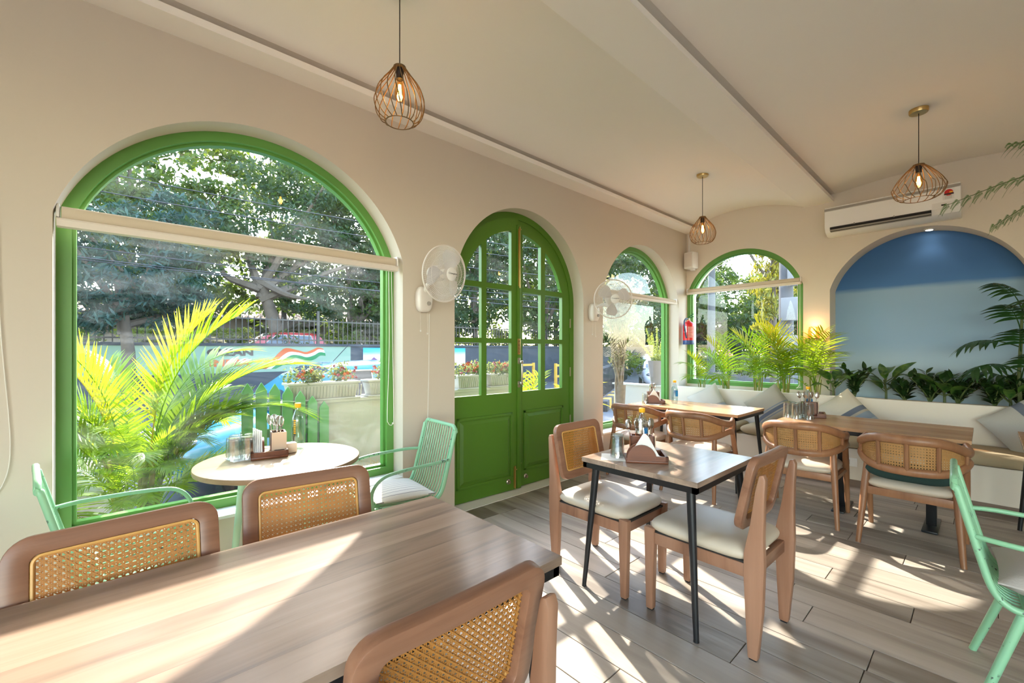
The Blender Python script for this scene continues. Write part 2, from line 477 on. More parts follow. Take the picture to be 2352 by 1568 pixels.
# ------------------------------------------------------------------ mesh helpers
class MB:
    def __init__(s):
        s.v, s.f = [], []

    def add(s, vs, fs, T=None):
        o = len(s.v)
        if T is not None:
            vs = [T @ Vector(p) for p in vs]
        s.v += [tuple(p) for p in vs]
        s.f += [tuple(i + o for i in f) for f in fs]
        return s

    def box(s, c, d, rz=0.0, T=None, rot=None):
        x, y, z = d[0] / 2, d[1] / 2, d[2] / 2
        vs = [(-x, -y, -z), (x, -y, -z), (x, y, -z), (-x, y, -z), (-x, -y, z), (x, -y, z), (x, y, z), (-x, y, z)]
        m = Matrix.Translation(c)
        if rot is not None:
            m = m @ Euler(rot).to_matrix().to_4x4()
        elif rz:
            m = m @ Matrix.Rotation(rz, 4, 'Z')
        if T is not None:
            m = T @ m
        return s.add(vs, [(3, 2, 1, 0), (4, 5, 6, 7), (0, 1, 5, 4), (1, 2, 6, 5), (2, 3, 7, 6), (3, 0, 4, 7)], m)

    def bx(s, x0, x1, y0, y1, z0, z1):
        return s.box(((x0 + x1) / 2, (y0 + y1) / 2, (z0 + z1) / 2), (abs(x1 - x0), abs(y1 - y0), abs(z1 - z0)))

    def tube(s, pts, r, n=8, closed=False, cap=True, T=None, flat=1.0):
        pts = [Vector(p) for p in pts]
        k = len(pts)
        rs = r if isinstance(r, (list, tuple)) else [r] * k
        tang = []
        for i in range(k):
            a = pts[(i - 1) % k] if (closed or i > 0) else pts[0]
            b = pts[(i + 1) % k] if (closed or i < k - 1) else pts[-1]
            t = (b - a)
            tang.append(t.normalized() if t.length > 1e-9 else Vector((0, 0, 1)))
        up = Vector((0, 0, 1)) if abs(tang[0].z) < 0.9 else Vector((1, 0, 0))
        nrm = (up - tang[0] * up.dot(tang[0])).normalized()
        vs, fs = [], []
        for i in range(k):
            if i:
                nrm = nrm - tang[i] * nrm.dot(tang[i])
                nrm = nrm.normalized() if nrm.length > 1e-6 else tang[i].orthogonal().normalized()
            bi = tang[i].cross(nrm)
            for j in range(n):
                an = 2 * PI * j / n
                vs.append(pts[i] + (nrm * math.cos(an) * flat + bi * math.sin(an)) * rs[i])
        m = k if closed else k - 1
        for i in range(m):
            for j in range(n):
                a, b = i * n + j, i * n + (j + 1) % n
                c, d = ((i + 1) % k) * n + (j + 1) % n, ((i + 1) % k) * n + j
                fs.append((a, b, c, d))
        if cap and not closed:
            fs.append(tuple(range(n - 1, -1, -1)))
            fs.append(tuple((k - 1) * n + j for j in range(n)))
        return s.add(vs, fs, T)

    def lathe(s, prof, n=16, T=None, cap=True):
        vs, fs = [], []
        for r, z in prof:
            for j in range(n):
                an = 2 * PI * j / n
                vs.append((r * math.cos(an), r * math.sin(an), z))
        for i in range(len(prof) - 1):
            for j in range(n):
                fs.append((i * n + j, i * n + (j + 1) % n, (i + 1) * n + (j + 1) % n, (i + 1) * n + j))
        if cap:
            fs.append(tuple(range(n - 1, -1, -1)))
            fs.append(tuple((len(prof) - 1) * n + j for j in range(n)))
        return s.add(vs, fs, T)

    def prism(s, outl, lo, hi, axis=0, T=None):
        """outline in the two remaining axes, pushed along axis from lo to hi"""
        def mk(p, h):
            return {0: (h, p[0], p[1]), 1: (p[0], h, p[1]), 2: (p[0], p[1], h)}[axis]
        n = len(outl)
        vs = [mk(p, lo) for p in outl] + [mk(p, hi) for p in outl]
        fs = [tuple(range(n - 1, -1, -1)), tuple(range(n, 2 * n))]
        fs += [(i, (i + 1) % n, n + (i + 1) % n, n + i) for i in range(n)]
        return s.add(vs, fs, T)

    def ring(s, outer, inner, f, lo, hi):
        """a frame between two closed loops; f(u, v, depth) -> point"""
        n = len(outer)
        vs = []
        for d in (lo, hi):
            vs += [f(p[0], p[1], d) for p in outer] + [f(p[0], p[1], d) for p in inner]
        fs = []
        for i in range(n):
            j = (i + 1) % n
            fs += [(i, j, n + j, n + i), (2 * n + i, 3 * n + i, 3 * n + j, 2 * n + j),
                   (i, 2 * n + i, 2 * n + j, j), (n + i, n + j, 3 * n + j, 3 * n + i)]
        return s.add(vs, fs)

    def ellip(s, c, rad, nu=16, nv=10, p=1.0, T=None):
        """p < 1 squares the shape off (cushions)"""
        def sg(x, e):
            return math.copysign(abs(x) ** e, x)
        vs, fs = [], []
        for i in range(nv + 1):
            th = -PI / 2 + PI * i / nv
            for j in range(nu):
                ph = 2 * PI * j / nu
                vs.append((c[0] + rad[0] * sg(math.cos(th), p) * sg(math.cos(ph), p),
                           c[1] + rad[1] * sg(math.cos(th), p) * sg(math.sin(ph), p),
                           c[2] + rad[2] * sg(math.sin(th), 1.0)))
        for i in range(nv):
            for j in range(nu):
                fs.append((i * nu + j, i * nu + (j + 1) % nu, (i + 1) * nu + (j + 1) % nu, (i + 1) * nu + j))
        return s.add(vs, fs, T)

    def grid(s, fn, nu, nv, T=None):
        vs = [fn(i / nu, j / nv) for i in range(nu + 1) for j in range(nv + 1)]
        fs = [(i * (nv + 1) + j, (i + 1) * (nv + 1) + j, (i + 1) * (nv + 1) + j + 1, i * (nv + 1) + j + 1) for i in range(nu) for j in range(nv)]
        return s.add(vs, fs, T)

    def mesh(s, name, mat, smooth=True, bevel=0.0, seg=2, weld=False, angle=0.7):
        me = bpy.data.meshes.new(name)
        me.from_pydata(s.v, [], s.f)
        if bevel or weld:
            bm = bmesh.new()
            bm.from_mesh(me)
            if weld:
                bmesh.ops.remove_doubles(bm, verts=bm.verts, dist=1e-5)
            if bevel:
                es = [e for e in bm.edges if len(e.link_faces) == 2 and e.calc_face_angle(0) > 0.6]
                bmesh.ops.bevel(bm, geom=es, offset=bevel, offset_type='OFFSET', segments=seg, profile=0.5, affect='EDGES', clamp_overlap=True)
            bm.to_mesh(me)
            bm.free()
        me.validate()
        if smooth:
            me.polygons.foreach_set('use_smooth', [True] * len(me.polygons))
            me.set_sharp_from_angle(angle=angle)
        if mat:
            me.materials.append(M[mat] if isinstance(mat, str) else mat)
        me.update()
        return me

    def obj(s, name, mat, parent=None, smooth=True, bevel=0.0, seg=2, kind=None, label=None, weld=False, angle=0.7):
        return link(name, s.mesh(name, mat, smooth, bevel, seg, weld, angle), parent, kind, label)

def link(name, data, parent=None, kind=None, label=None, loc=None, rot=None, scale=None):
    o = bpy.data.objects.new(name, data)
    C.objects.link(o)
    if parent is not None:
        o.parent = parent
    if kind:
        o['kind'] = kind
    if label:
        o['label'] = label
    if loc is not None:
        o.location = loc
    if rot is not None:
        o.rotation_euler = rot
    if scale is not None:
        o.scale = scale if isinstance(scale, (tuple, list)) else (scale,) * 3
    return o

def thing(name, label, cat, loc=(0, 0, 0), rz=0.0, group=None):
    o = bpy.data.objects.new(name, None)
    C.objects.link(o)
    o.empty_display_size = 0.1
    o.location = loc
    o.rotation_euler = (0, 0, rz)
    o['label'] = label
    o['category'] = cat
    if group:
        o['group'] = group
    return o

def tag(o, label, cat, group=None, kind=None):
    o['label'] = label
    if cat:
        o['category'] = cat
    if group:
        o['group'] = group
    if kind:
        o['kind'] = kind
    return o

def struct(o, label=None):
    o['kind'] = 'structure'
    if label:
        o['label'] = label
    return o

def dup(root, loc, rz=0.0, label=None, group=None):
    def cp(o, par):
        c = o.copy()
        C.objects.link(c)
        c.parent = par
        for ch in kids.get(o.name, ()):
            cp(ch, c)
        return c
    kids = {}
    stack = [root]
    while stack:
        o = stack.pop()
        kids[o.name] = list(o.children)
        stack += kids[o.name]
    r = cp(root, None)
    r.location = loc
    r.rotation_euler = (0, 0, rz)
    if label:
        r['label'] = label
    if group:
        r['group'] = group
    return r

def quads_mesh(name, q, mat, smooth=False):
    """q: (n,4,3) array"""
    n = len(q)
    me = bpy.data.meshes.new(name)
    me.vertices.add(n * 4)
    me.vertices.foreach_set('co', np.asarray(q, dtype=np.float32).reshape(-1))
    me.loops.add(n * 4)
    me.loops.foreach_set('vertex_index', np.arange(n * 4, dtype=np.int32))
    me.polygons.add(n)
    me.polygons.foreach_set('loop_start', np.arange(0, n * 4, 4, dtype=np.int32))
    me.materials.append(M[mat])
    me.update(calc_edges=True)
    return me

def text(name, body, size, mat, loc, rot, parent=None, ext=0.001, align='CENTER', label=None, sx=1.0, spacing=1.0, bold=0.0):
    cu = bpy.data.curves.new(name, 'FONT')
    cu.offset = bold
    cu.body = body
    cu.size = size
    cu.extrude = ext
    cu.align_x = align
    cu.align_y = 'CENTER'
    cu.space_line = spacing
    cu.materials.append(M[mat])
    tmp = bpy.data.objects.new(name, cu)
    C.objects.link(tmp)
    me = bpy.data.meshes.new_from_object(tmp.evaluated_get(bpy.context.evaluated_depsgraph_get()))
    bpy.data.objects.remove(tmp)
    if not me.materials:
        me.materials.append(M[mat])
    o = link(name, me, parent, label=label)
    o.location = loc
    o.rotation_euler = rot
    o.scale = (sx, 1, 1)
    return o

def arc(cx, cy, r, a0, a1, n):
    return [(cx + r * math.cos(a0 + (a1 - a0) * i / n), cy + r * math.sin(a0 + (a1 - a0) * i / n)) for i in range(n + 1)]

def rrect(w, h, r, n=5, cx=0.0, cy=0.0):
    pts = []
    for sx, sy, a in ((1, -1, -PI / 2), (1, 1, 0), (-1, 1, PI / 2), (-1, -1, PI)):
        pts += arc(cx + sx * (w / 2 - r), cy + sy * (h / 2 - r), r, a, a + PI / 2, n)
    return pts

def smooth_path(pts, sub=6, closed=False):
    """Catmull-Rom through points"""
    P = [Vector(p) for p in pts]
    n = len(P)
    out = []
    for i in range(n if closed else n - 1):
        p1, p2 = P[i], P[(i + 1) % n]
        p0 = P[(i - 1) % n] if (closed or i > 0) else p1 * 2 - p2
        p3 = P[(i + 2) % n] if (closed or i + 2 < n) else p2 * 2 - p1
        for k in range(sub):
            t = k / sub
            out.append(0.5 * ((2 * p1) + (p2 - p0) * t + (2 * p0 - 5 * p1 + 4 * p2 - p3) * t * t + (3 * p1 - p0 - 3 * p2 + p3) * t ** 3))
    if not closed:
        out.append(P[-1])
    return out

# ------------------------------------------------------------------ the room
FY, BX = 2.985, 6.24                   # inner faces: window wall (y) and back wall (x)
ZT = 3.40
RX0, RY0 = -3.2, -4.2                  # far ends of the room, behind the camera

class Arch:
    def __init__(s, c, hw, cz, r, sill):
        s.c, s.hw, s.cz, s.r, s.sill = c, hw, cz, r, sill

    def top(s, u):
        return s.cz + math.sqrt(max(0.0, s.r ** 2 - (u - s.c) ** 2))

    def loop(s, inset=0.0, n=40, sill=None):
        hw, r = s.hw - inset, s.r - inset
        z0 = (s.sill + inset) if sill is None else sill
        a0 = math.asin(min(1.0, hw / r))
        pts = [(s.c - hw, z0)]
        for i in range(n + 1):
            a = -a0 + 2 * a0 * i / n
            pts.append((s.c + r * math.sin(a), s.cz + r * math.cos(a)))
        pts.append((s.c + hw, z0))
        return pts

A1 = Arch(0.69, 0.915, 1.771, 0.953, 0.41)
A2 = Arch(5.075, 0.918, 1.771, 0.957, 0.41)
AD = Arch(2.939, 0.858, 1.866, 0.8585, 0.0)
AB = Arch(2.245, 0.735, 1.978, 0.762, 0.88)
AN = Arch(0.47, 0.77, 1.868, 0.80, 0.80)

def arched_wall(name, f, u0, u1, z0, z1, arches, d0, d1, mat, n=48):
    b = MB()
    def quad(a, c, d):
        b.add([f(a[0], a[1], d), f(c[0], a[1], d), f(c[0], c[1], d), f(a[0], c[1], d)], [(0, 1, 2, 3)])
    spans, u = [], u0
    for A in sorted(arches, key=lambda q: q.c):
        spans.append((u, A.c - A.hw))
        u = A.c + A.hw
    spans.append((u, u1))
    for d in (d0, d1):
        for a, c in spans:
            quad((a, z0), (c, z1), d)
        for A in arches:
            if A.sill > z0:
                quad((A.c - A.hw, z0), (A.c + A.hw, A.sill), d)
            for i in range(n):
                # even steps in angle keep the curve smooth near the springing
                a0 = math.asin(min(1, A.hw / A.r))
                p = A.c + A.r * math.sin(-a0 + 2 * a0 * i / n)
                q = A.c + A.r * math.sin(-a0 + 2 * a0 * (i + 1) / n)
                b.add([f(p, A.top(p), d), f(q, A.top(q), d), f(q, z1, d), f(p, z1, d)], [(0, 1, 2, 3)])
    for A in arches:                    # reveals
        L = A.loop(0.0, n)
        m = len(L)
        for i in range(m - 1):
            b.add([f(*L[i], d0), f(*L[i + 1], d0), f(*L[i + 1], d1), f(*L[i], d1)], [(0, 1, 2, 3)])
        if A.sill > z0:
            b.add([f(*L[-1], d0), f(*L[0], d0), f(*L[0], d1), f(*L[-1], d1)], [(0, 1, 2, 3)])
    for (ua, za), (ub, zb) in (((u0, z0), (u0, z1)), ((u0, z1), (u1, z1)), ((u1, z1), (u1, z0))):
        b.add([f(ua, za, d0), f(ub, zb, d0), f(ub, zb, d1), f(ua, za, d1)], [(0, 1, 2, 3)])
    return b.obj(name, mat, weld=True, angle=0.5)

ff = lambda u, z, d: (u, d, z)
fb = lambda u, z, d: (d, u, z)
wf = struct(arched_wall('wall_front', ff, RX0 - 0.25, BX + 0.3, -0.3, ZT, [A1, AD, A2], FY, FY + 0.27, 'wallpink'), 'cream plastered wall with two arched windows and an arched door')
wb = struct(arched_wall('wall_back', fb, RY0 - 0.25, FY, -0.3, ZT, [AB, AN], BX, BX + 0.30, 'wall'), 'cream end wall with an arched window and an arched niche')
# niche back, painted in soft blue bands
b = MB(); b.bx(BX + 0.285, BX + 0.36, AN.c - 0.95, AN.c + 0.95, 0.5, 2.85)
nb = b.obj('niche_back', 'bluewall', wb, smooth=False, label='blue painted niche back, dark above and pale below')

# other two sides of the room, with unseen openings added for daylight
b = MB()
b.bx(-0.85, BX, RY0 - 0.25, RY0, 0, ZT)
b.bx(RX0 - 0.25, -2.9, RY0 - 0.25, RY0, 0, ZT)
b.bx(RX0 - 0.25, BX, RY0 - 0.249, RY0 - 0.001, 2.75, ZT)
b.bx(RX0 - 0.25, BX, RY0 - 0.249, RY0 - 0.001, 0, 0.25)
struct(b.obj('wall_rear', 'wall', smooth=False), 'cream wall behind the camera with an opening added for daylight')
b = MB()
for y0, y1 in ((RY0, -3.9), (-1.95, -1.8), (-0.2, FY)):
    b.bx(RX0 - 0.25, RX0, y0, y1, 0, ZT)
b.bx(RX0 - 0.249, RX0 - 0.001, RY0, FY, 2.80, ZT)
struct(b.obj('wall_left', 'wall', smooth=False), 'cream side wall with two wide unseen openings added for daylight')
b = MB(); b.bx(RX0 - 1.3, RX0 - 0.25, RY0 - 0.5, FY, 2.90, 3.0)  # unseen roof added outside the left openings to hold back sky light
struct(b.obj('added_shade_roof', 'white', smooth=False), 'unseen white roof added to shade the left openings from the sky')

# floor: wood-look planks as pieces over a dark joint bed
b = MB(); b.bx(RX0, BX + 0.3, RY0, FY + 0.16, -0.12, -0.006)
fl = struct(b.obj('floor', 'grout', smooth=False), 'weathered grey-brown wood plank floor')
PW, PL = 0.192, 1.2
plank_b = MB(); plank_b.box((0, 0, -0.006), (PW - 0.004, PL - 0.004, 0.012))
plank_me = plank_b.mesh('plank', 'floor', smooth=False, bevel=0.0015, seg=1)
rnd = random.Random(5)
ix = 0
rest = MB()
x = RX0 + PW / 2
while x < BX:
    off = rnd.uniform(0, PL)
    y = RY0 - off
    while y < FY:
        cy = y + PL / 2
        lo, hi = max(y, RY0), min(y + PL, FY)
        if hi - lo > 0.03:
            if x > -0.1 and hi > -1.6 and x < 5.5:
                if lo == y and hi == y + PL:
                    link('plank', plank_me, fl, loc=(x, cy, 0))
                else:
                    pb = MB(); pb.box((0, 0, -0.006), (PW - 0.004, hi - lo - 0.004, 0.012))
                    o = pb.obj('plank', 'floor', fl, smooth=False)
                    o.location = (x, (lo + hi) / 2, 0)
            else:
                rest.box((x, (lo + hi) / 2, -0.006), (PW - 0.004, hi - lo - 0.004, 0.012))
        y += PL
    x += PW
rest.obj('plank_field', 'floor', fl, smooth=False, kind='stuff')
# door threshold
b = MB(); b.bx(2.08, 3.80, FY - 0.005, FY + 0.27, -0.1, 0.004)
struct(b.obj('trim_1', 'white', smooth=False), 'white stone door threshold')

# ceiling: shallow vaults between a ledge over the windows and a beam
def vault(y0, z0, y1, z1, rise, x0, x1, n=28):
    b = MB()
    pts = []
    for i in range(n + 1):
        t = i / n
        pts.append((y0 + (y1 - y0) * t, z0 + (z1 - z0) * t + 4 * rise * t * (1 - t)))
    b.prism(pts + [(y1, 3.42), (y0, 3.42)], x0, x1, 0)
    return b
struct(vault(2.835, 3.182, 1.495, 3.126, 0.13, RX0, BX).obj('ceiling', 'ceil', angle=0.3), 'shallow vaulted cream ceiling over the windows')
struct(vault(1.185, 3.205, -0.86, 3.16, 0.09, RX0, BX).obj('ceiling', 'ceil', angle=0.3), 'shallow vaulted ceiling beyond the beam')
b = MB(); b.bx(RX0, BX, RY0, -0.70, 3.12, 3.42)
struct(b.obj('ceiling', 'ceil', smooth=False), 'flat ceiling behind the camera')
b = MB(); b.bx(RX0 - 0.25, BX + 0.3, RY0 - 0.25, FY + 0.27, 3.40, 3.55)
struct(b.obj('roof', 'white', smooth=False), 'flat roof slab')
b = MB(); b.prism([(1.20, 3.160), (1.20, 3.12), (1.50, 3.12), (1.50, 3.40), (1.40, 3.40), (1.38, 3.160)], RX0, BX, 0)
b.bx(RX0, BX, 1.185, 1.40, 3.208, 3.40)
struct(b.obj('beam', 'ceil', smooth=False), 'cream ceiling beam between the two vaults')
b = MB(); b.prism([(2.81, 3.132), (2.81, 3.09), (FY + 0.02, 3.085), (FY + 0.02, 3.40), (2.99, 3.40), (2.98, 3.132)], RX0, BX, 0)
b.bx(RX0, BX, 2.835, FY + 0.01, 3.184, 3.40)
struct(b.obj('trim_2', 'ceil', smooth=False), 'plaster ledge running along the top of the window wall')

# ------------------------------------------------------------------ windows
def window(name, A, f, d0, d1, wdt, pane, label, frame='green2', dn=1):
    o = bpy.data.objects.new(name, None)
    C.objects.link(o)
    struct(o, label)
    b = MB()
    O, I = A.loop(0.0), A.loop(wdt)
    b.ring(O, I, f, d0, d1)
    # small inner stop bead
    I2 = A.loop(wdt + 0.016)
    b.ring(I, I2, f, d0 + 0.035 * dn, d1 - 0.005 * dn)
    b.obj('window_frame', frame, o, angle=0.5)
    b = MB()
    P = A.loop(wdt + 0.005)
    m = d0 + 0.05 * dn
    n = len(P)
    vs = [f(*p, m) for p in P] + [f(*p, m + 0.006 * dn) for p in P]
    b.add(vs[:n], [tuple(range(n))])
    b.obj('pane', pane, o, smooth=False)
    return o

w1 = window('window_1', A1, ff, FY + 0.15, FY + 0.24, 0.055, 'pane', 'large arched window with a green frame')
w2 = window('window_2', A2, ff, FY + 0.15, FY + 0.24, 0.055, 'pane2', 'far arched window with a green frame beside the corner')
w3 = window('window_3', AB, fb, BX + 0.012, BX + 0.10, 0.05, 'pane2', 'arched window with a green frame in the end wall')
for nm, A, ww in (('sill', A1, w1), ('sill', A2, w2)):
    b = MB(); b.bx(A.c - A.hw, A.c + A.hw, FY - 0.012, FY + 0.155, 0.392, 0.412)
    b.obj('sill', 'white', ww, bevel=0.004)

def blind(name, label, f, u0, u1, zt, d, h=0.105, fold=1):
    """rolled blind: fabric roll above, hem bar below, end brackets, bead chain"""
    o = thing(name, label, 'blind', f((u0 + u1) / 2, zt, d), 0, 'roller blinds drawn up across the windows')
    loc = Vector(o.location)
    g = lambda u, z, q: tuple(Vector(f(u, z, q)) - loc)
    prof = [(0.0, 0.0), (-0.034, -0.006), (-0.046, -0.024), (-0.046, -h * 0.56), (-0.034, -h * 0.66), (0.0, -h * 0.68)]
    b = MB()
    n = len(prof)
    vs = [g(u, zt + p[1], d + p[0] * fold) for u in (u0 + 0.012, u1 - 0.012) for p in prof]
    b.add(vs, [tuple(range(n)), tuple(range(2 * n - 1, n - 1, -1))] + [(i, (i + 1) % n, n + (i + 1) % n, n + i) for i in range(n)])
    b.obj('fabric_roll', 'blind', o, angle=0.9)
    b = MB()
    prof = [(0.0, -h * 0.66), (-0.056, -h * 0.64), (-0.060, -h * 0.72), (-0.052, -h), (-0.02, -h * 1.02), (0.0, -h)]
    vs = [g(u, zt + p[1], d + p[0] * fold) for u in (u0 - 0.004, u1 + 0.004) for p in prof]
    b.add(vs, [tuple(range(n)), tuple(range(2 * n - 1, n - 1, -1))] + [(i, (i + 1) % n, n + (i + 1) % n, n + i) for i in range(n)])
    b.obj('hem_bar', 'blindbar', o, smooth=False)
    for u in (u0, u1):
        b = MB()
        c0, c1 = g(u - 0.006, zt + 0.004, d - 0.05 * fold), g(u + 0.006, zt - h * 0.6, d + 0.01 * fold)
        b.bx(c0[0], c1[0], c0[1], c1[1], c0[2], c1[2])
        b.obj('bracket', 'plastic', o, bevel=0.002)
    return o
bl1 = blind('roller_blind', 'wide beige roller blind across the large arched window', ff, A1.c - A1.hw + 0.015, A1.c + A1.hw - 0.03, 2.075, FY + 0.075)
bl2 = blind('roller_blind', 'beige roller blind across the arched window nearest the corner', ff, A2.c - A2.hw + 0.02, A2.c + A2.hw - 0.06, 2.10, FY + 0.05, 0.075)
bl3 = blind('roller_blind', 'beige roller blind across the end wall window above the palms', fb, AB.c - AB.hw + 0.02, AB.c + AB.hw - 0.02, 2.27, BX + 0.004, 0.085)
def chain(parent, f, u, z0, z1, d, w=0.03):
    loc = Vector(parent.location)
    pts = [(u, z0), (u + 0.004, (z0 + z1) / 2), (u - 0.012, z1 + 0.10), (u - 0.004, z1 + 0.02), (u + 0.02, z1), (u + w, z1 + 0.02), (u + w + 0.01, z1 + 0.12), (u + w * 0.7, z0)]
    b = MB()
    b.tube([tuple(Vector(f(p[0], p[1], d)) - loc) for p in smooth_path([(p[0], p[1], 0) for p in pts], 5)], 0.0022, 5)
    b.obj('bead_chain', 'plastic', parent)
chain(bl1, ff, A1.c + A1.hw - 0.085, 2.0, 0.80, FY + 0.06)
chain(bl3, fb, AB.c - AB.hw + 0.05, 2.2, 0.90, BX - 0.02, -0.03)

b = MB()
b.tube(smooth_path([(-0.40, FY - 0.012, 2.2), (-0.385, FY - 0.012, 1.5), (-0.355, FY - 0.012, 0.95), (-0.38, FY - 0.012, 0.76), (-0.43, FY - 0.012, 0.72)], 6), 0.0022, 5)
tag(b.obj('bead_chain', 'fanplastic'), 'thin bead chain hanging on the wall at the left edge', 'chain')

# ------------------------------------------------------------------ the door
DY = FY + 0.14                          # face of the frame
dr = bpy.data.objects.new('door_1', None)
C.objects.link(dr)
struct(dr, 'green arched double door with glass panes over solid panels')
b = MB()
O, I = AD.loop(0.0, 48, 0.0), AD.loop(0.062, 48, 0.0)
b.ring(O, I, ff, DY, DY + 0.10)
b.obj('door_frame', 'green', dr, angle=0.5)

def leaf(side, u_h, u_m, cols, panel, rot):
    """a leaf hinged at u_h meeting at u_m; drawn in wall coordinates then hung on its hinge"""
    holder = bpy.data.objects.new('door_leaf', None)
    C.objects.link(holder)
    holder.parent = dr
    holder.location = (u_h, DY + 0.012, 0)
    holder.rotation_euler = (0, 0, rot)
    rows = [(0.956, 1.44), (1.484, 1.95)]
    ro, ri = 0.796, 0.672
    c0, cz = AD.c, AD.cz
    outer = lambda u: cz + math.sqrt(max(0, ro * ro - (u - c0) ** 2))
    inner = lambda u: max(2.0, cz + math.sqrt(max(0, ri * ri - (u - c0) ** 2)))
    us = sorted((u_h, u_m))
    edges = [us[0]] + [e for c in cols for e in c] + [us[1]]
    b = MB()
    th = 0.042
    def slab(ua, ub, lo, hi):
        vs = [(ua - u_h, 0, lo[0]), (ub - u_h, 0, lo[1]), (ub - u_h, 0, hi[1]), (ua - u_h, 0, hi[0])]
        vs += [(p[0], th, p[2]) for p in vs]
        b.add(vs, [(0, 1, 2, 3), (7, 6, 5, 4), (0, 4, 5, 1), (1, 5, 6, 2), (2, 6, 7, 3), (3, 7, 4, 0)])
    for k in range(len(edges) - 1):
        a, c = edges[k], edges[k + 1]
        glazed = any(abs(a - q[0]) < 1e-6 for q in cols)
        n = 10
        for i in range(n):
            p, q = a + (c - a) * i / n, a + (c - a) * (i + 1) / n
            if not glazed:
                slab(p, q, (0.012, 0.012), (outer(p), outer(q)))
            else:
                slab(p, q, (0.012, 0.012), (rows[0][0],) * 2)
                slab(p, q, (rows[0][1],) * 2, (rows[1][0],) * 2)
                slab(p, q, (rows[1][1],) * 2, (2.0,) * 2)
                slab(p, q, (inner(p), inner(q)), (outer(p), outer(q)))
    b.obj('leaf_body', 'green', holder, smooth=False)
    for (a, c) in cols:
        for (z0, z1) in rows:
            b = MB(); b.add([(a - u_h - 0.003, 0.02, z0 - 0.003), (c - u_h + 0.003, 0.02, z0 - 0.003), (c - u_h + 0.003, 0.02, z1 + 0.003), (a - u_h - 0.003, 0.02, z1 + 0.003)], [(0, 1, 2, 3)])
            b.obj('pane', 'pane2', holder, smooth=False)
        pts = [(a, 2.0)] + [(c, 2.0)] + [(c - (c - a) * i / 10, inner(c - (c - a) * i / 10)) for i in range(11)]
        b = MB(); b.add([(p[0] - u_h, 0.02, p[1]) for p in pts], [tuple(range(len(pts)))])
        b.obj('pane', 'pane2', holder, smooth=False)
    # raised and fielded lower panel with its moulding
    x0, x1, z0, z1 = panel[0] - u_h, panel[1] - u_h, panel[2], panel[3]
    b = MB()
    w = 0.028
    for s in ((x0, x1, z0, z0 + w), (x0, x1, z1 - w, z1), (x0, x0 + w, z0, z1), (x1 - w, x1, z0, z1)):
        b.bx(s[0], s[1], -0.010, 0.003, s[2], s[3])
    b.obj('moulding', 'green', holder, bevel=0.005)
    b = MB()
    i1, i2 = 0.035, 0.065
    A_ = [(x0 + i1, z0 + i1), (x1 - i1, z0 + i1), (x1 - i1, z1 - i1), (x0 + i1, z1 - i1)]
    B_ = [(x0 + i2, z0 + i2), (x1 - i2, z0 + i2), (x1 - i2, z1 - i2), (x0 + i2, z1 - i2)]
    vs = [(p[0], 0.0005, p[1]) for p in A_] + [(p[0], -0.012, p[1]) for p in B_]
    b.add(vs, [(4, 5, 6, 7)] + [(i, (i + 1) % 4, 4 + (i + 1) % 4, 4 + i) for i in range(4)])
    b.obj('raised_panel', 'green', holder, smooth=False)
    return holder
LL = leaf(-1, AD.c - 0.796, 2.926, [(2.180, 2.475), (2.533, 2.832)], (2.205, 2.845, 0.13, 0.765), R(-2.6))
LR = leaf(1, AD.c + 0.796, 2.932, [(3.012, 3.278), (3.342, 3.615)], (3.025, 3.628, 0.16, 0.765), 0.0)

def on_leaf(hold, u_h):
    return lambda u: u - u_h
ul = lambda u: u - (AD.c - 0.796)
ur = lambda u: u - (AD.c + 0.796)
# meeting-stile cover strip, pull handle, plate, bolts, hinges
b = MB(); b.bx(ul(2.90), ul(2.948), -0.012, 0.0, 0.014, 2.60)
b.obj('cover_strip', 'green', LL, bevel=0.003)
b = MB()
hx = ul(2.918)
b.tube([(hx, -0.06, 1.06), (hx, -0.06, 1.24)], 0.011, 6)
b.box((hx, -0.035, 1.045), (0.024, 0.06, 0.03)).box((hx, -0.035, 1.255), (0.024, 0.06, 0.03))
b.box((hx, -0.014, 1.035), (0.032, 0.008, 0.06)).box((hx, -0.014, 1.265), (0.032, 0.008, 0.06))
b.obj('pull_handle', 'steelwarm', LL, bevel=0.004, label='worn steel pull handle')
b = MB(); b.box((hx, -0.0145, 1.405), (0.036, 0.005, 0.155))
pl = b.obj('push_plate', 'brass', LL, bevel=0.001, label='brass plate lettered PULL')
text('lettering', 'P\nU\nL\nL', 0.034, 'ink', (hx, -0.0178, 1.405), (PI / 2, 0, 0), LL, 0.0005, spacing=0.95)
def bolt(par, x, z0, z1, y=-0.014):
    b = MB()
    b.tube([(x, y - 0.006, z0), (x, y - 0.006, z1)], 0.0065, 8)
    b.box((x, y, (z0 + z1) / 2), (0.026, 0.004, (z1 - z0) * 0.94))
    b.ellip((x, y - 0.02, z1 - 0.03), (0.008, 0.012, 0.008), 8, 6)
    b.obj('tower_bolt', 'brass', par, angle=0.6)
bolt(LL, ul(2.922), 1.98, 2.58)
bolt(LL, ul(2.875), 0.02, 0.24, -0.002)
bolt(LR, ur(2.962), 0.03, 0.28, -0.002)
for par, xx in ((LL, ul(2.79)), (LR, ur(3.05))):
    b = MB()
    b.lathe([(0.004, 0), (0.024, 0), (0.024, 0.008), (0.016, 0.014), (0.014, 0.03), (0.004, 0.032)], 12, Matrix.Translation((xx, 0, 0.10)) @ Matrix.Rotation(PI / 2, 4, 'X'))
    b.obj('door_stop', 'steelwarm', par)
for z in (0.55, 1.08, 1.62):
    b = MB(); b.tube([(ur(3.742), -0.008, z), (ur(3.742), -0.008, z + 0.10)], 0.008, 8)
    b.obj('hinge', 'steelwarm', LR)

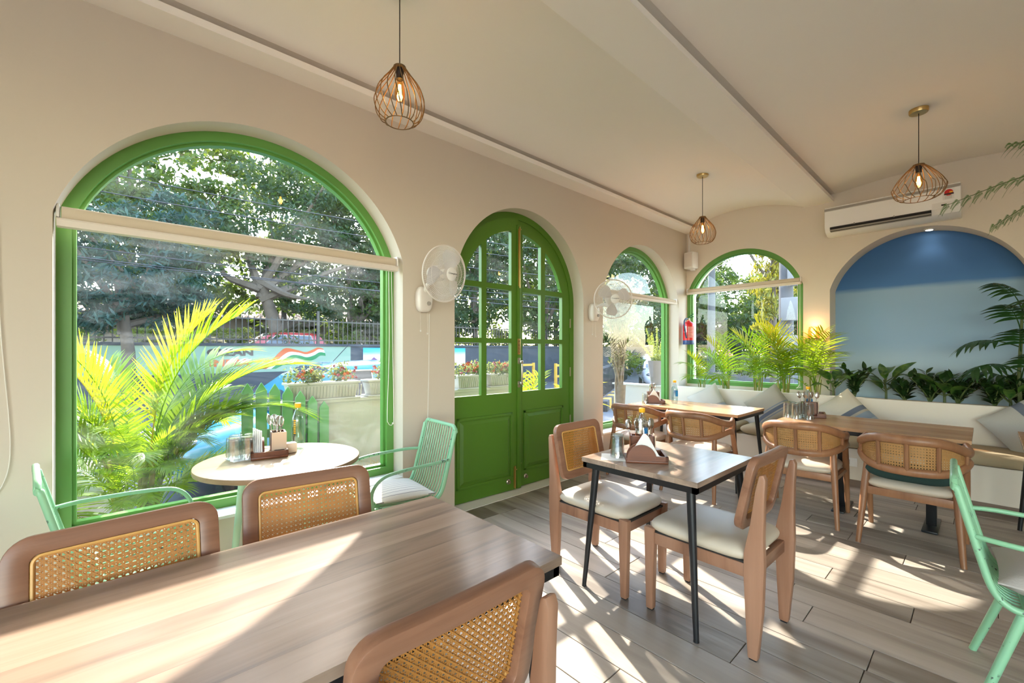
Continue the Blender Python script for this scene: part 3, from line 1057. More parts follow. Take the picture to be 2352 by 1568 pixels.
# ------------------------------------------------------------------ cane-backed dining chairs
def cane_strands(fn, w, h, pitch, wd, nseg=1, rx=0.0):
    """six-way cane weave on a w x h field; fn(u, v, lift) -> point. Doubled uprights and crossbars, single diagonals"""
    b = MB()
    def strand(p, q, lift, wid):
        du, dv = q[0] - p[0], q[1] - p[1]
        L = math.hypot(du, dv)
        if L < pitch * 0.4:
            return
        nx, ny = -dv / L * wid / 2, du / L * wid / 2
        vs, fs = [], []
        k = max(1, int(round(nseg * L / max(w, h))))
        for i in range(k + 1):
            t = i / k
            u, v = p[0] + du * t, p[1] + dv * t
            vs += [fn(u + nx, v + ny, lift), fn(u - nx, v - ny, lift)]
        fs = [(2 * i, 2 * i + 1, 2 * i + 3, 2 * i + 2) for i in range(k)]
        b.add(vs, fs)
    n = int(w / pitch)
    for i in range(n + 1):
        u = -w / 2 + (i + 0.5) * w / (n + 1)
        for s in (-1, 1):
            strand((u + s * pitch * 0.15, -h / 2), (u + s * pitch * 0.15, h / 2), 0.0, wd)
    m = int(h / pitch)
    for i in range(m + 1):
        v = -h / 2 + (i + 0.5) * h / (m + 1)
        for s in (-1, 1):
            strand((-w / 2, v + s * pitch * 0.15), (w / 2, v + s * pitch * 0.15), 0.0009, wd)
    c = -(w + h) / 2
    while c < (w + h) / 2:
        for sg in (1, -1):
            pts = []
            u0, u1 = -w / 2, w / 2
            v0, v1 = sg * u0 + c, sg * u1 + c
            # clip to the field
            ts = []
            for (u, v) in ((-w / 2, sg * -w / 2 + c), (w / 2, sg * w / 2 + c)):
                if -h / 2 <= v <= h / 2:
                    ts.append((u, v))
            for v in (-h / 2, h / 2):
                u = (v - c) * sg
                if -w / 2 < u < w / 2:
                    ts.append((u, v))
            if len(ts) >= 2:
                strand(ts[0], ts[1], 0.0018 * sg, wd * 1.15)
        c += pitch
    return b

def make_cane_chair():
    t = thing('dining_chair', 'x', 'chair')
    W = 0.205
    for s in (-1, 1):
        # rear leg: a flat board, broad at the seat, rising behind the back panel
        outl = [(-0.232, 0.0), (-0.272, 0.0), (-0.293, 0.22), (-0.300, 0.42), (-0.297, 0.55), (-0.300, 0.70), (-0.305, 0.80),
                (-0.296, 0.822), (-0.278, 0.815), (-0.262, 0.74), (-0.243, 0.60), (-0.215, 0.46), (-0.214, 0.36), (-0.222, 0.18)]
        b = MB(); b.prism([(y, z + 0.006) for y, z in outl], s * W - 0.018, s * W + 0.018, 0)
        lg = b.obj('leg', 'chairwood', t, bevel=0.006)
        b = MB(); b.box((s * W, -0.252, 0.003), (0.026, 0.03, 0.006))
        b.obj('glide', 'black', lg)
        outl = [(0.235, 0.0), (0.272, 0.0), (0.283, 0.43), (0.225, 0.43), (0.224, 0.34)]
        b = MB(); b.prism([(y, z + 0.006) for y, z in outl], s * W - 0.019, s * W + 0.019, 0)
        lg = b.obj('leg', 'chairwood', t, bevel=0.006)
        b = MB(); b.box((s * W, 0.253, 0.003), (0.026, 0.028, 0.006))
        b.obj('glide', 'black', lg)
        b = MB(); b.bx(s * W - 0.013, s * W + 0.013, -0.23, 0.235, 0.355, 0.415)
        b.obj('seat_rail', M['top_y'] if False else 'chairwood', t, bevel=0.003)
    for y in (-0.245, 0.245):
        b = MB(); b.bx(-W, W, y - 0.012, y + 0.012, 0.355, 0.415)
        b.obj('seat_rail', 'chairwoodx', t, bevel=0.003)
    b = MB()
    b.ellip((0, 0.012, 0.448), (0.228, 0.258, 0.042), 40, 14, 0.28)
    b.obj('seat_cushion', 'leather', t, angle=1.2)
    b = MB(); b.bx(-0.212, 0.212, -0.215, 0.268, 0.414, 0.424)
    b.obj('seat_board', 'dark', t)
    # back panel: rounded frame, slightly dished, leaning back
    lean = R(12)
    cz, cy = 0.722, -0.225
    def fr(u, v, d):
        yy = 0.10 * u * u * 4 * 0.35 + d
        return (u, cy - v * math.sin(lean) + yy * math.cos(lean), cz + v * math.cos(lean) + yy * math.sin(lean))
    O, I = rrect(0.455, 0.345, 0.058, 7), rrect(0.355, 0.250, 0.022, 7)
    b = MB()
    # subdivide the long sides so the dish shows
    def dens(L):
        out = []
        for i in range(len(L)):
            p, q = L[i], L[(i + 1) % len(L)]
            out.append(p)
            if math.hypot(p[0] - q[0], p[1] - q[1]) > 0.08:
                for k in range(1, 8):
                    out.append((p[0] + (q[0] - p[0]) * k / 8, p[1] + (q[1] - p[1]) * k / 8))
        return out
    b.ring(dens(O), dens(I), fr, -0.016, 0.016)
    fo = b.obj('back_frame', 'chairwoodx', t, bevel=0.004, weld=True)
    b = MB()
    b.tube([fr(p[0] * 0.975, p[1] * 0.97, 0.012) for p in dens(I)], 0.0045, 6, closed=True)
    b.obj('edge_cord', 'cord', fo, label='pale cord edging the cane')
    cane_strands(lambda u, v, l: fr(u, v, 0.008 + l), 0.356, 0.251, 0.0158, 0.0031, 6).obj('cane_panel', 'cane', t, smooth=False, kind='stuff', label='open woven cane panel')
    return t

cc = make_cane_chair()
cc.location = (2.275, 1.595, 0); cc.rotation_euler = (0, 0, PI)
tag(cc, 'cane-backed wooden chair at the small square table, on the green door side', 'chair')
GC = 'cane-backed dining chairs'
cc['group'] = GC
dup(cc, (2.293, 0.94, 0), R(-1), 'cane-backed wooden chair at the small square table, turning its back to the camera')
dup(cc, (0.505, 0.945, 0), 0, 'cane-backed wooden chair at the bottom edge, back toward the camera')
dup(cc, (0.03, 1.415, 0), PI + R(4), 'cane-backed wooden chair at the far side of the long table, leftmost')
dup(cc, (0.53, 1.545, 0), PI - R(7), 'cane-backed wooden chair across the long table, in front of the round table')

# ------------------------------------------------------------------ barrel armchairs with curved cane backs
def make_barrel():
    t = thing('barrel_chair', 'x', 'chair')
    def ell(phi, rx=0.285, ry=0.285):
        return rx * math.cos(phi), -ry * math.sin(phi) - 0.01
    def ztop(phi):
        c = abs(math.cos(phi))
        return 0.775 - 0.085 * c ** 4
    def zlow(phi):
        c = abs(math.cos(phi))
        return 0.560 + 0.060 * c ** 5
    ph = [R(-22) + R(224) * i / 44 for i in range(45)]
    top, low = [], []
    for p in ph:
        x, y = ell(p)
        top.append((x, y - 0.035 * math.sin(max(0, p)) if 0 < p < PI else y, ztop(p)))
        low.append((x * 0.99, y, zlow(p)))
    # rails: deeper than wide, with rounded ends meeting at the arms
    b = MB(); b.tube(top, [0.021] * 45, 10, flat=1.45)
    b.obj('top_rail', 'barrel', t, angle=1.2)
    b = MB(); b.tube(low, [0.021] * 45, 10, flat=1.35)
    b.obj('lower_rail', 'barrel', t, angle=1.2)
    for s in (0, -1):
        b = MB()
        p, q = Vector(top[s]), Vector(low[s])
        b.ellip(tuple((p + q) / 2), (0.026, 0.03, abs(p.z - q.z) / 2 + 0.02), 12, 8)
        b.obj('arm_end', 'barrel', t)
    def surf(phi, v):
        x, y = ell(phi)
        yt = y - 0.035 * math.sin(phi)
        a = Vector((x * 0.99, y, zlow(phi)))
        c = Vector((x, yt, ztop(phi)))
        return a + (c - a) * v
    for d in (18, 58, 90, 122, 162):
        b = MB()
        pts = [surf(R(d), v) for v in (0.02, 0.5, 0.98)]
        b.tube(pts, 0.019, 8, flat=0.7)
        b.obj('upright', 'barrel', t)
    span = 0.285 * R(150)
    h = 0.15
    def fn(u, v, l):
        phi = PI / 2 + u / 0.285
        p = surf(phi, 0.5 + v / h * 0.86)
        n = Vector((math.cos(phi), -math.sin(phi), 0)) * (-0.004 + l)
        return p + n
    cane_strands(fn, span, h, 0.0155, 0.0036, 22).obj('cane_panel', 'cane2', t, smooth=False, kind='stuff', label='curved woven cane back')
    # legs: turned, tapering, splayed
    for sx in (-1, 1):
        tp, bt = (sx * 0.222, -0.175, 0.57), (sx * 0.262, -0.265, 0.0)
        b = MB(); b.tube([tp, (sx * 0.232, -0.198, 0.42), bt], [0.021, 0.024, 0.0155], 12)
        b.obj('leg', 'barrel', t)
        tp, bt = (sx * 0.265, 0.085, 0.63), (sx * 0.262, 0.262, 0.0)
        b = MB(); b.tube([tp, (sx * 0.262, 0.16, 0.40), bt], [0.020, 0.023, 0.0155], 12)
        b.obj('leg', 'barrel', t)
        b = MB(); b.tube([(sx * 0.235, -0.195, 0.375), (sx * 0.25, 0.165, 0.375)], 0.022, 8, flat=1.0)
        b.obj('seat_rail', 'barrel', t)
    for y, x in ((-0.20, 0.235), (0.175, 0.255)):
        b = MB(); b.box((0, y, 0.375), (2 * x, 0.03, 0.055))
        b.obj('seat_rail', 'barrel', t, bevel=0.006)
    b = MB(); b.ellip((0, 0.0, 0.432), (0.248, 0.245, 0.046), 40, 12, 0.45)
    b.obj('seat_cushion', 'leather', t, angle=1.2)
    return t
bc = make_barrel()
GB = 'barrel armchairs along the bench tables'
bc.location = (4.18, 0.35, 0); bc.rotation_euler = (0, 0, -PI / 2)
tag(bc, 'barrel-backed cane armchair with a dark green cushion, at the table by the blue niche', 'chair', GB)
dup(bc, (4.29, 1.03, 0), -PI / 2 + R(3), 'barrel-backed cane armchair at the left end of the table by the blue niche')
dup(bc, (4.19, 1.87, 0), -PI / 2 + R(-3), 'barrel-backed cane armchair at the right end of the table under the end window')
dup(bc, (4.27, 2.56, 0), -PI / 2 + R(2), 'barrel-backed cane armchair nearest the far arched window')
# lumbar cushion tucked in the near armchair
b = MB(); b.ellip((0, 0, 0), (0.055, 0.235, 0.06), 28, 14, 0.6)
o = b.obj('lumbar_cushion', 'dkgreen', None, angle=1.2)
o.location = (4.00, 0.35, 0.53); o.rotation_euler = (0, R(-12), 0)
tag(o, 'dark green lumbar cushion behind the seat of a barrel armchair', 'cushion')

# ------------------------------------------------------------------ mint wire armchairs
def make_wire_chair():
    t = thing('wire_chair', 'x', 'chair')
    hw = 0.215
    prof = [(-0.315, 0.865), (-0.30, 0.80), (-0.245, 0.58), (-0.215, 0.475), (-0.18, 0.425), (-0.12, 0.41), (0.05, 0.418), (0.20, 0.432), (0.245, 0.432)]
    P = smooth_path([(0, y, z) for y, z in prof], 5)
    b = MB()
    loop = []
    top = P[0]
    r = 0.05
    right = [Vector((hw, p.y, p.z)) for p in P[2:]]
    left = [Vector((-hw, p.y, p.z)) for p in P[2:]]
    tp = [Vector((hw * math.cos(a) if False else hw - r + r * math.cos(a), P[0].y, P[0].z - r + r * math.sin(a))) for a in [R(90 - 15 * i) for i in range(6)]]
    tl = [Vector((-p.x, p.y, p.z)) for p in reversed(tp)]
    path = list(reversed(left)) + tl + tp + right
    b.tube(path, 0.0125, 10, closed=True)
    b.obj('frame', 'mint', t, angle=1.2)
    n = 13
    for i in range(n):
        x = -hw + 2 * hw * (i + 1) / (n + 1)
        b = MB()
        b.tube([(x, p.y, p.z) for p in P], 0.0042, 6)
        b.obj('rod', 'mint', t, angle=1.2)
    for s in (-1, 1):
        pts = smooth_path([(s * hw, -0.262, 0.655), (s * (hw + 0.03), -0.16, 0.655), (s * (hw + 0.035), 0.08, 0.645), (s * (hw + 0.03), 0.20, 0.62), (s * (hw + 0.012), 0.255, 0.54), (s * hw, 0.245, 0.432)], 6)
        b = MB(); b.tube(pts, 0.0105, 8)
        b.obj('arm', 'mint', t, angle=1.2)
        for y0, y1 in ((-0.13, -0.255), (0.17, 0.265)):
            b = MB(); b.tube([(s * (hw - 0.02), y0, 0.415), (s * (hw + 0.03), y1, 0.0)], [0.0165, 0.0135], 10)
            b.obj('leg', 'mint', t, angle=1.2)
    for y in (-0.13, 0.17):
        b = MB(); b.tube([(-hw, y, 0.413), (hw, y, 0.413)], 0.009, 8)
        b.obj('cross_bar', 'mint', t)
    return t
wc = make_wire_chair()
GW = 'mint green wire armchairs'
wc.location = (1.36, 2.60, 0); wc.rotation_euler = (0, 0, PI / 2 + R(-4))
tag(wc, 'mint wire armchair between the round table and the green door', 'chair', GW)
dup(wc, (0.07, 2.66, 0), -PI / 2 + R(6), 'mint wire armchair left of the round table')
dup(wc, (2.66, -0.225, 0), PI + R(2), 'mint wire armchair cut off by the right edge')
def cushion(name, mat, label, loc, size, rz, tilt=(0, 0), group=None, p=0.42):
    b = MB()
    def f(u, v):
        return (0, 0, 0)
    n = 18
    vs, fs = [], []
    for s in (1, -1):
        o = len(vs)
        for i in range(n + 1):
            for j in range(n + 1):
                a, c = 2 * i / n - 1, 2 * j / n - 1
                k = (1 - abs(a) ** 2.6) * (1 - abs(c) ** 2.6)
                pin = 1 - 0.05 * (1 - abs(a) ** 2) * abs(c) ** 3 * 1.0
                pin2 = 1 - 0.05 * (1 - abs(c) ** 2) * abs(a) ** 3
                vs.append((a * size[0] / 2 * pin2, c * size[1] / 2 * pin, s * (size[2] / 2 * max(0, k) ** 0.55 + 0.003)))
        for i in range(n):
            for j in range(n):
                q = (o + i * (n + 1) + j, o + (i + 1) * (n + 1) + j, o + (i + 1) * (n + 1) + j + 1, o + i * (n + 1) + j + 1)
                fs.append(q if s > 0 else q[::-1])
    m = (n + 1) ** 2
    ring_i = [i * (n + 1) for i in range(n + 1)] + [n * (n + 1) + j for j in range(1, n + 1)] + [i * (n + 1) + n for i in range(n - 1, -1, -1)] + [j for j in range(n - 1, 0, -1)]
    for a in range(len(ring_i)):
        p_, q_ = ring_i[a], ring_i[(a + 1) % len(ring_i)]
        fs.append((p_, q_, m + q_, m + p_))
    b.add(vs, fs)
    o = b.obj(name, mat, None, angle=1.3)
    o.location = loc
    o.rotation_euler = Euler((tilt[0], tilt[1], rz))
    tag(o, label, 'cushion', group)
    return o
cushion('seat_cushion', 'tick', 'white and dark striped seat pad on the wire chair by the door', (1.335, 2.60, 0.458), (0.39, 0.40, 0.075), R(-4), (0, R(2)))
cushion('seat_cushion', 'greycloth', 'plump grey cushion on the wire chair at the right edge', (2.66, -0.235, 0.485), (0.42, 0.42, 0.13), R(2), (R(3), 0))

# ------------------------------------------------------------------ tables
def boards(parent, x0, x1, y0, y1, z, th, n, along, mat):
    """a top glued up from boards, each its own piece"""
    for i in range(n):
        b = MB()
        if along == 0:
            a, c = y0 + (y1 - y0) * i / n, y0 + (y1 - y0) * (i + 1) / n
            b.bx(x0, x1, a + 0.0001, c - 0.0001, z - th, z)
        else:
            a, c = x0 + (x1 - x0) * i / n, x0 + (x1 - x0) * (i + 1) / n
            b.bx(a + 0.0003, c - 0.0003, y0, y1, z - th, z)
        b.obj('top_board', mat, parent, smooth=False)

def square_table(name, label, c, sx, sy, along, n, mat, posts=False, z=0.75, group=None, leg_in=0.06, splay=0.05):
    t = thing(name, label, 'table', (c[0], c[1], 0), 0, group)
    boards(t, -sx / 2, sx / 2, -sy / 2, sy / 2, z, 0.026, n, along, mat)
    b = MB()
    i = 0.018
    for s in (-1, 1):
        b.bx(s * (sx / 2 - i) - 0.012, s * (sx / 2 - i) + 0.012, -sy / 2 + 0.006, sy / 2 - 0.006, z - 0.058, z - 0.026)
        b.bx(-sx / 2 + 0.006, sx / 2 - 0.006, s * (sy / 2 - i) - 0.012, s * (sy / 2 - i) + 0.012, z - 0.058, z - 0.026)
    b.obj('steel_frame', 'black', t, smooth=False)
    if posts:
        for y in (-sy / 2 + 0.22, sy / 2 - 0.42):
            b = MB(); b.box((0, y, (z - 0.03) / 2), (0.06, 0.06, z - 0.03))
            b.obj('post', 'black', t, bevel=0.004)
            b = MB(); b.box((0, y, 0.008), (0.40, 0.09, 0.016))
            b.obj('foot', 'black', t, bevel=0.004)
    else:
        for x in (-1, 1):
            for y in (-1, 1):
                b = MB()
                b.tube([(x * (sx / 2 - leg_in), y * (sy / 2 - leg_in), z - 0.055), (x * (sx / 2 - leg_in + splay), y * (sy / 2 - leg_in + splay), 0.012), (x * (sx / 2 - leg_in + splay), y * (sy / 2 - leg_in + splay), 0.0)], [0.022, 0.0125, 0.0135], 12)
                b.obj('leg', 'black', t)
    return t
square_table('cafe_table', 'long wooden dining table in the foreground with a black frame', (0.04, 1.225), 1.90, 0.73, 0, 7, 'top_x', leg_in=0.08)
square_table('cafe_table', 'small square wooden table with splayed black legs in mid floor', (2.36, 1.245), 0.72, 0.68, 0, 6, 'top_x')
square_table('cafe_table', 'oblong wooden table below the end window', (4.74, 2.19), 0.74, 1.20, 1, 6, 'top_y')
square_table('cafe_table', 'oblong wooden table before the blue niche', (4.68, 0.66), 0.76, 1.20, 1, 6, 'top_y', posts=True)
square_table('cafe_table', 'wooden table corner showing at the right edge before the bench', (4.70, -0.77), 0.76, 1.20, 1, 6, 'top_y')
t = thing('round_table', 'round pale wooden table on mint green legs at the large window', 'table', (0.69, 2.685, 0))
b = MB(); b.lathe([(0.402, 0.730), (0.412, 0.733), (0.414, 0.745), (0.412, 0.757), (0.405, 0.76)], 64)
b.obj('table_top', 'top_r', t, angle=0.6)
b = MB(); b.lathe([(0.25, 0.69), (0.36, 0.715), (0.375, 0.731), (0.2, 0.731)], 48)
b.obj('apron', 'mintp', t)
for k in range(4):
    a = PI / 4 + k * PI / 2
    b = MB(); b.tube([(0.22 * math.cos(a), 0.22 * math.sin(a), 0.70), (0.30 * math.cos(a), 0.30 * math.sin(a), 0.0)], [0.022, 0.016], 10)
    b.obj('leg', 'mintp', t)

# ------------------------------------------------------------------ bench and planter along the end wall
PX = 5.89
b = MB()
b.bx(PX, PX + 0.06, RY0, FY, 0.0, 0.86)
b.bx(PX + 0.06, BX - 0.002, RY0, FY - 0.002, 0.0, 0.70)
b.bx(BX - 0.002, BX + 0.285, AN.c - AN.hw + 0.001, AN.c + AN.hw - 0.001, 0.72, 0.815)
struct(b.obj('planter_ledge', 'wall', smooth=False, bevel=0.006), 'plastered planter wall behind the bench')
b = MB()
def soil(u, v):
    return (PX + 0.055 + u * (BX - 0.002 - PX - 0.055), RY0 + 0.1 + v * (FY - RY0 - 0.105), 0.80 + 0.012 * math.sin(v * 61) + 0.01 * math.sin(u * 9 + v * 33))
b.grid(soil, 6, 80)
tag(b.obj('planter_soil', 'soil'), 'dark potting soil filling the planter', 'soil', kind='stuff')
b = MB(); b.bx(5.44, PX, RY0 + 0.3, FY, 0.075, 0.385)
bench = b.obj('wall_bench', 'wall', None, smooth=False, bevel=0.004)
tag(bench, 'built-in plastered bench running along the end wall', 'bench')
b = MB(); b.bx(5.452, PX, RY0 + 0.3, FY, 0.0, 0.076)
b.obj('skirting', 'skirt', bench, smooth=False)
GM = 'seat mattresses on the bench'
for y0, y1, lb in ((1.98, 2.97, 'beige bench mattress nearest the corner'), (0.72, 1.96, 'beige bench mattress in mid bench, behind the table by the niche'),
                   (-0.54, 0.70, 'beige bench mattress below the right half of the niche'), (-1.8, -0.56, 'beige bench mattress beyond the right edge')):
    b = MB(); b.ellip(((5.385 + PX) / 2, (y0 + y1) / 2, 0.446), ((PX - 5.385) / 2, (y1 - y0) / 2, 0.060), 48, 14, 0.22)
    tag(b.obj('bench_mattress', 'mattress', None, angle=1.3), lb, 'mattress', GM)

pm = {}
def pillow_mat(name, base, stops, freq=1.0):
    M[name] = bands(name, 0, stops, rough=0.95, scale=2.3, off=0.5, weave=0.4)
L_, G_, D_ = (0.40, 0.35, 0.275), (0.22, 0.235, 0.26), (0.13, 0.145, 0.18)
def st(seq):
    out, eps = [], 0.004
    for p, q, c in seq:
        out += [(p + eps, c), (q - eps, c)]
    return out
pillow_mat('pillow_a', L_, st([(0, .22, L_), (.22, .25, G_), (.25, .28, L_), (.28, .37, D_), (.37, .40, L_), (.40, .43, G_), (.43, 1, L_)]))
pillow_mat('pillow_b', L_, st([(0, .12, (0.34, 0.37, 0.38)), (.12, .30, (0.24, 0.29, 0.34)), (.30, .36, L_), (.36, .48, D_), (.48, 1, (0.56, 0.50, 0.40))]))
pillow_mat('pillow_c', L_, st([(0, .06, L_), (.06, .075, D_), (.075, .11, L_), (.11, .125, D_), (.125, .16, L_), (.16, .175, D_), (.175, .30, (0.40, 0.38, 0.34)), (.30, .46, D_), (.46, 1, (0.40, 0.38, 0.34))]))
pillow_mat('pillow_d', L_, st([(0, .3, (0.34, 0.35, 0.36)), (.3, .33, L_), (.33, 1, (0.52, 0.47, 0.39))]))
GP = 'scatter pillows on the bench'
def pillow(mat, y, z, spin, label, x=5.76, s=0.42, lean=18):
    o = cushion('pillow', mat, label, (x, y, z), (s, s, 0.15), 0, group=GP)
    # stand on the bench, face the room, lean on the planter wall, spun in its own plane
    m = Matrix.Rotation(R(-90 + lean), 4, 'Y') @ Matrix.Rotation(R(spin), 4, 'Z')
    o.rotation_euler = m.to_euler()
    return o
pillow('pillow_d', 2.47, 0.665, 33, 'plain beige pillow in the bench corner by the far window')
pillow('pillow_a', 1.73, 0.69, 40, 'beige pillow with charcoal stripes below the end window')
pillow('pillow_b', 1.02, 0.675, 42, 'beige and blue-grey pillow behind the table by the niche')
pillow('pillow_c', -0.27, 0.70, 128, 'large striped pillow at the right edge of the bench', s=0.46)
b = MB()
rnd = random.Random(3)
for k in range(5):
    b.ellip((rnd.uniform(-.04, .04), rnd.uniform(-.10, .10), 0.045 + rnd.uniform(0, .03)), (0.055, 0.07, 0.05), 12, 8)
o = b.obj('cloth_bundle', 'bag', None); o.location = (5.56, 2.52, 0.49)
tag(o, 'crumpled white bundle on the bench near the corner', 'bundle')
# sockets
for nm, loc, rz, lb in (('socket', (4.075, FY - 0.001, 0.34), 0, 'white wall socket below the far window'), ('socket', (5.438, 0.93, 0.25), PI / 2, 'white socket on the bench base')):
    t = thing(nm, lb, 'socket', loc, -rz if rz else 0)
    b = MB(); b.box((0, -0.004, 0), (0.15, 0.008, 0.085)); b.obj('plate', 'plastic', t, bevel=0.003)
    for k in (-0.045, 0.0, 0.045):
        b = MB(); b.box((k, -0.0095, 0), (0.03, 0.003, 0.045)); b.obj('module', 'grey' if k == 0 else 'plastic', t)

# ------------------------------------------------------------------ tabletop ware
def tumbler_mesh():
    b = MB()
    n = 20
    prof = [(0.034, 0.0), (0.033, 0.004), (0.0315, 0.03), (0.0305, 0.06), (0.029, 0.092), (0.0285, 0.098), (0.012, 0.099)]
    vs, fs = [], []
    for i, (r, z) in enumerate(prof):
        for j in range(n):
            an = 2 * PI * j / n
            rr = r * (1.0 if (i < 2 or i > 4) else (1.0 if j % 2 else 0.93))
            vs.append((rr * math.cos(an), rr * math.sin(an), z))
    for i in range(len(prof) - 1):
        for j in range(n):
            fs.append((i * n + j, i * n + (j + 1) % n, (i + 1) * n + (j + 1) % n, (i + 1) * n + j))
    fs.append(tuple((len(prof) - 1) * n + j for j in range(n)))
    b.add(vs, fs)
    b.lathe([(0.0245, 0.0905), (0.028, 0.0845), (0.0285, 0.03), (0.0318, 0.0005)], 20, cap=False)
    return b.mesh('tumbler', 'tumbler', True, angle=0.4)
tumbler_me = tumbler_mesh()
def tumbler(x, y, z, label, group):
    o = link('tumbler', tumbler_me, None)
    o.location = (x, y, z)
    o.scale = (1.15, 1.15, 1.42 if 'niche' in label else 1.25)
    tag(o, label, 'glass', group)

def bottle(x, y, z, label, lab=True, h=0.27, rz=0.0, lettered=False):
    t = thing('water_bottle', label, 'bottle', (x, y, z), rz, 'water bottles with yellow caps')
    k = h / 0.27
    prof = [(0.012, 0.0), (0.031, 0.002), (0.036, 0.012), (0.0365, 0.05), (0.0345, 0.056), (0.0365, 0.062), (0.0365, 0.165), (0.035, 0.18), (0.027, 0.205), (0.0165, 0.226), (0.0135, 0.236), (0.0135, 0.246)]
    b = MB(); b.lathe([(r, zz * k) for r, zz in prof], 24, cap=False)
    b.obj('bottle_body', 'bottle', t)
    b = MB(); b.lathe([(0.004, 0.004 * k), (0.033, 0.005 * k), (0.0345, 0.05 * k), (0.0345, 0.165 * k), (0.028, 0.196 * k), (0.002, 0.197 * k)], 20)
    b.obj('water_fill', 'water', t)
    b = MB(); b.lathe([(0.016, 0.243 * k), (0.018, 0.246 * k), (0.0178, 0.268 * k), (0.015, 0.27 * k), (0.003, 0.27 * k)], 20)
    b.obj('cap', 'yellow', t)
    if lab:
        b = MB()
        n, r = 16, 0.0372
        vs = []
        for i in range(n + 1):
            a = -PI * 0.85 + 1.0 * PI * i / n
            vs += [(r * math.cos(a), r * math.sin(a), 0.085 * k), (r * math.cos(a), r * math.sin(a), 0.15 * k)]
        b.add(vs, [(2 * i, 2 * i + 2, 2 * i + 3, 2 * i + 1) for i in range(n)])
        b.obj('label_band', 'blue', t)
    elif lettered:
        b = MB()
        for i in range(7):
            a = -2.35
            b.box((0.0368 * math.cos(a), 0.0368 * math.sin(a), (0.10 + 0.012 * i) * k), (0.002, 0.012, 0.007), a)
        b.obj('printed_mark', 'yellow', t, kind='stuff')
    return t

def spoon_mesh(kind):
    b = MB()
    if kind == 'spoon':
        b.ellip((0, 0, 0.175), (0.020, 0.005, 0.031), 14, 8)
        b.tube([(0, 0, 0.0), (0, 0, 0.10), (0, 0.004, 0.15)], [0.005, 0.0035, 0.003], 6)
    elif kind == 'fork':
        b.box((0, 0, 0.162), (0.024, 0.003, 0.03))
        for k in (-1, 0, 1):
            b.tube([(k * 0.009, 0, 0.174), (k * 0.0095, 0.003, 0.205)], [0.0028, 0.0015], 5)
        b.tube([(0, 0, 0.0), (0, 0, 0.15)], [0.005, 0.003], 6)
    else:
        b.prism([(-0.008, 0.09), (0.008, 0.09), (0.010, 0.17), (0.002, 0.205), (-0.008, 0.19)], -0.0012, 0.0012, 1)
        b.tube([(0, 0, 0.0), (0, 0, 0.095)], [0.006, 0.006], 6)
    return b.mesh(kind, 'chrome')
cut_me = {k: spoon_mesh(k) for k in ('spoon', 'fork', 'knife')}

def caddy(x, y, z, rz, where, seed, holder=True, box=True, k_=1.24):
    """wooden table caddy: tray, half-round napkin rack, cutlery box with a card on it; cutlery and napkins stand in it"""
    t = thing('table_caddy', 'brown wooden table caddy with napkins and cutlery ' + where, 'caddy', (x, y, z), rz, 'wooden table caddies')
    t.scale = (k_, k_, k_)
    T = Matrix.Translation((x, y, z)) @ Matrix.Rotation(rz, 4, 'Z') @ Matrix.Scale(k_, 4)
    b = MB(); b.bx(-0.09, 0.09, -0.075, 0.075, 0, 0.012)
    b.obj('tray', 'caddy', t, bevel=0.003)
    b = MB(); b.bx(0.035, 0.09, -0.075, -0.063, 0.012, 0.032).bx(0.078, 0.09, -0.075, 0.075, 0.012, 0.032).bx(0.035, 0.09, 0.063, 0.075, 0.012, 0.032)
    b.obj('tray_lip', 'caddy', t)
    if holder:
        for yy in (-0.069, -0.024):
            b = MB(); b.prism([(-0.085, 0.012)] + [(p[0], p[1]) for p in arc(-0.022, 0.018, 0.063, PI, 0, 16)] + [(0.041, 0.012)], yy - 0.005, yy + 0.005, 1)
            b.obj('napkin_cheek', 'caddy', t)
    # cutlery box, open on top
    b = MB()
    for s in ((-0.062, 0.042, 0.008, 0.015), (-0.062, 0.042, 0.064, 0.071), (-0.062, -0.055, 0.008, 0.071), (0.035, 0.042, 0.008, 0.071)):
        b.bx(s[0], s[1], s[2], s[3], 0.012, 0.105)
    b.obj('cutlery_box', 'caddy', t)
    b = MB(); b.box((0.047, 0.04, 0.062), (0.004, 0.062, 0.095)); cd = b.obj('card', 'card', t, label='plain kraft paper card')
    b = MB()
    for k in range(3):
        b.box((0.0495, 0.04, 0.028 - 0.007 * k), (0.0008, 0.04 - 0.01 * k, 0.003))
    b.obj('print_line', 'ink', cd, kind='stuff')
    # napkins folded to points between the cheeks
    if holder:
        for k in range(5):
            yy = -0.061 + 0.0075 * k
            o = MB().prism([(-0.085 + 0.004 * k, 0.016), (0.072 + 0.003 * k, 0.014), (0.055, 0.030), (-0.005 + 0.004 * k, 0.128 - 0.004 * k), (-0.015, 0.130 - 0.004 * k)], -0.0028, 0.0028, 1).obj('napkin', 'napkin', None)
            o.matrix_world = T @ Matrix.Translation((0, yy, 0))
            tag(o, 'white folded paper napkin in the caddy ' + where, 'napkin', 'napkins in the caddy ' + where)
    rr = random.Random(seed)
    for k in range(8):
        kind = ('spoon', 'fork', 'spoon', 'knife', 'spoon', 'fork', 'spoon', 'spoon')[k]
        o = link(kind, cut_me[kind], None)
        px_, py_ = -0.045 + 0.010 * k, 0.04 + rr.uniform(-0.018, 0.018)
        o.matrix_world = T @ Matrix.Translation((px_, py_, 0.016)) @ Euler((rr.uniform(-.12, .12), (px_ + 0.008) * 4.5 + rr.uniform(-.06, .06), rr.uniform(0, 3.1))).to_matrix().to_4x4() @ Matrix.Scale(0.82, 4)
        tag(o, 'steel %s standing in the cutlery box %s' % (kind, where), kind, 'steel %ss in the cutlery box %s' % (kind, where))
    return t

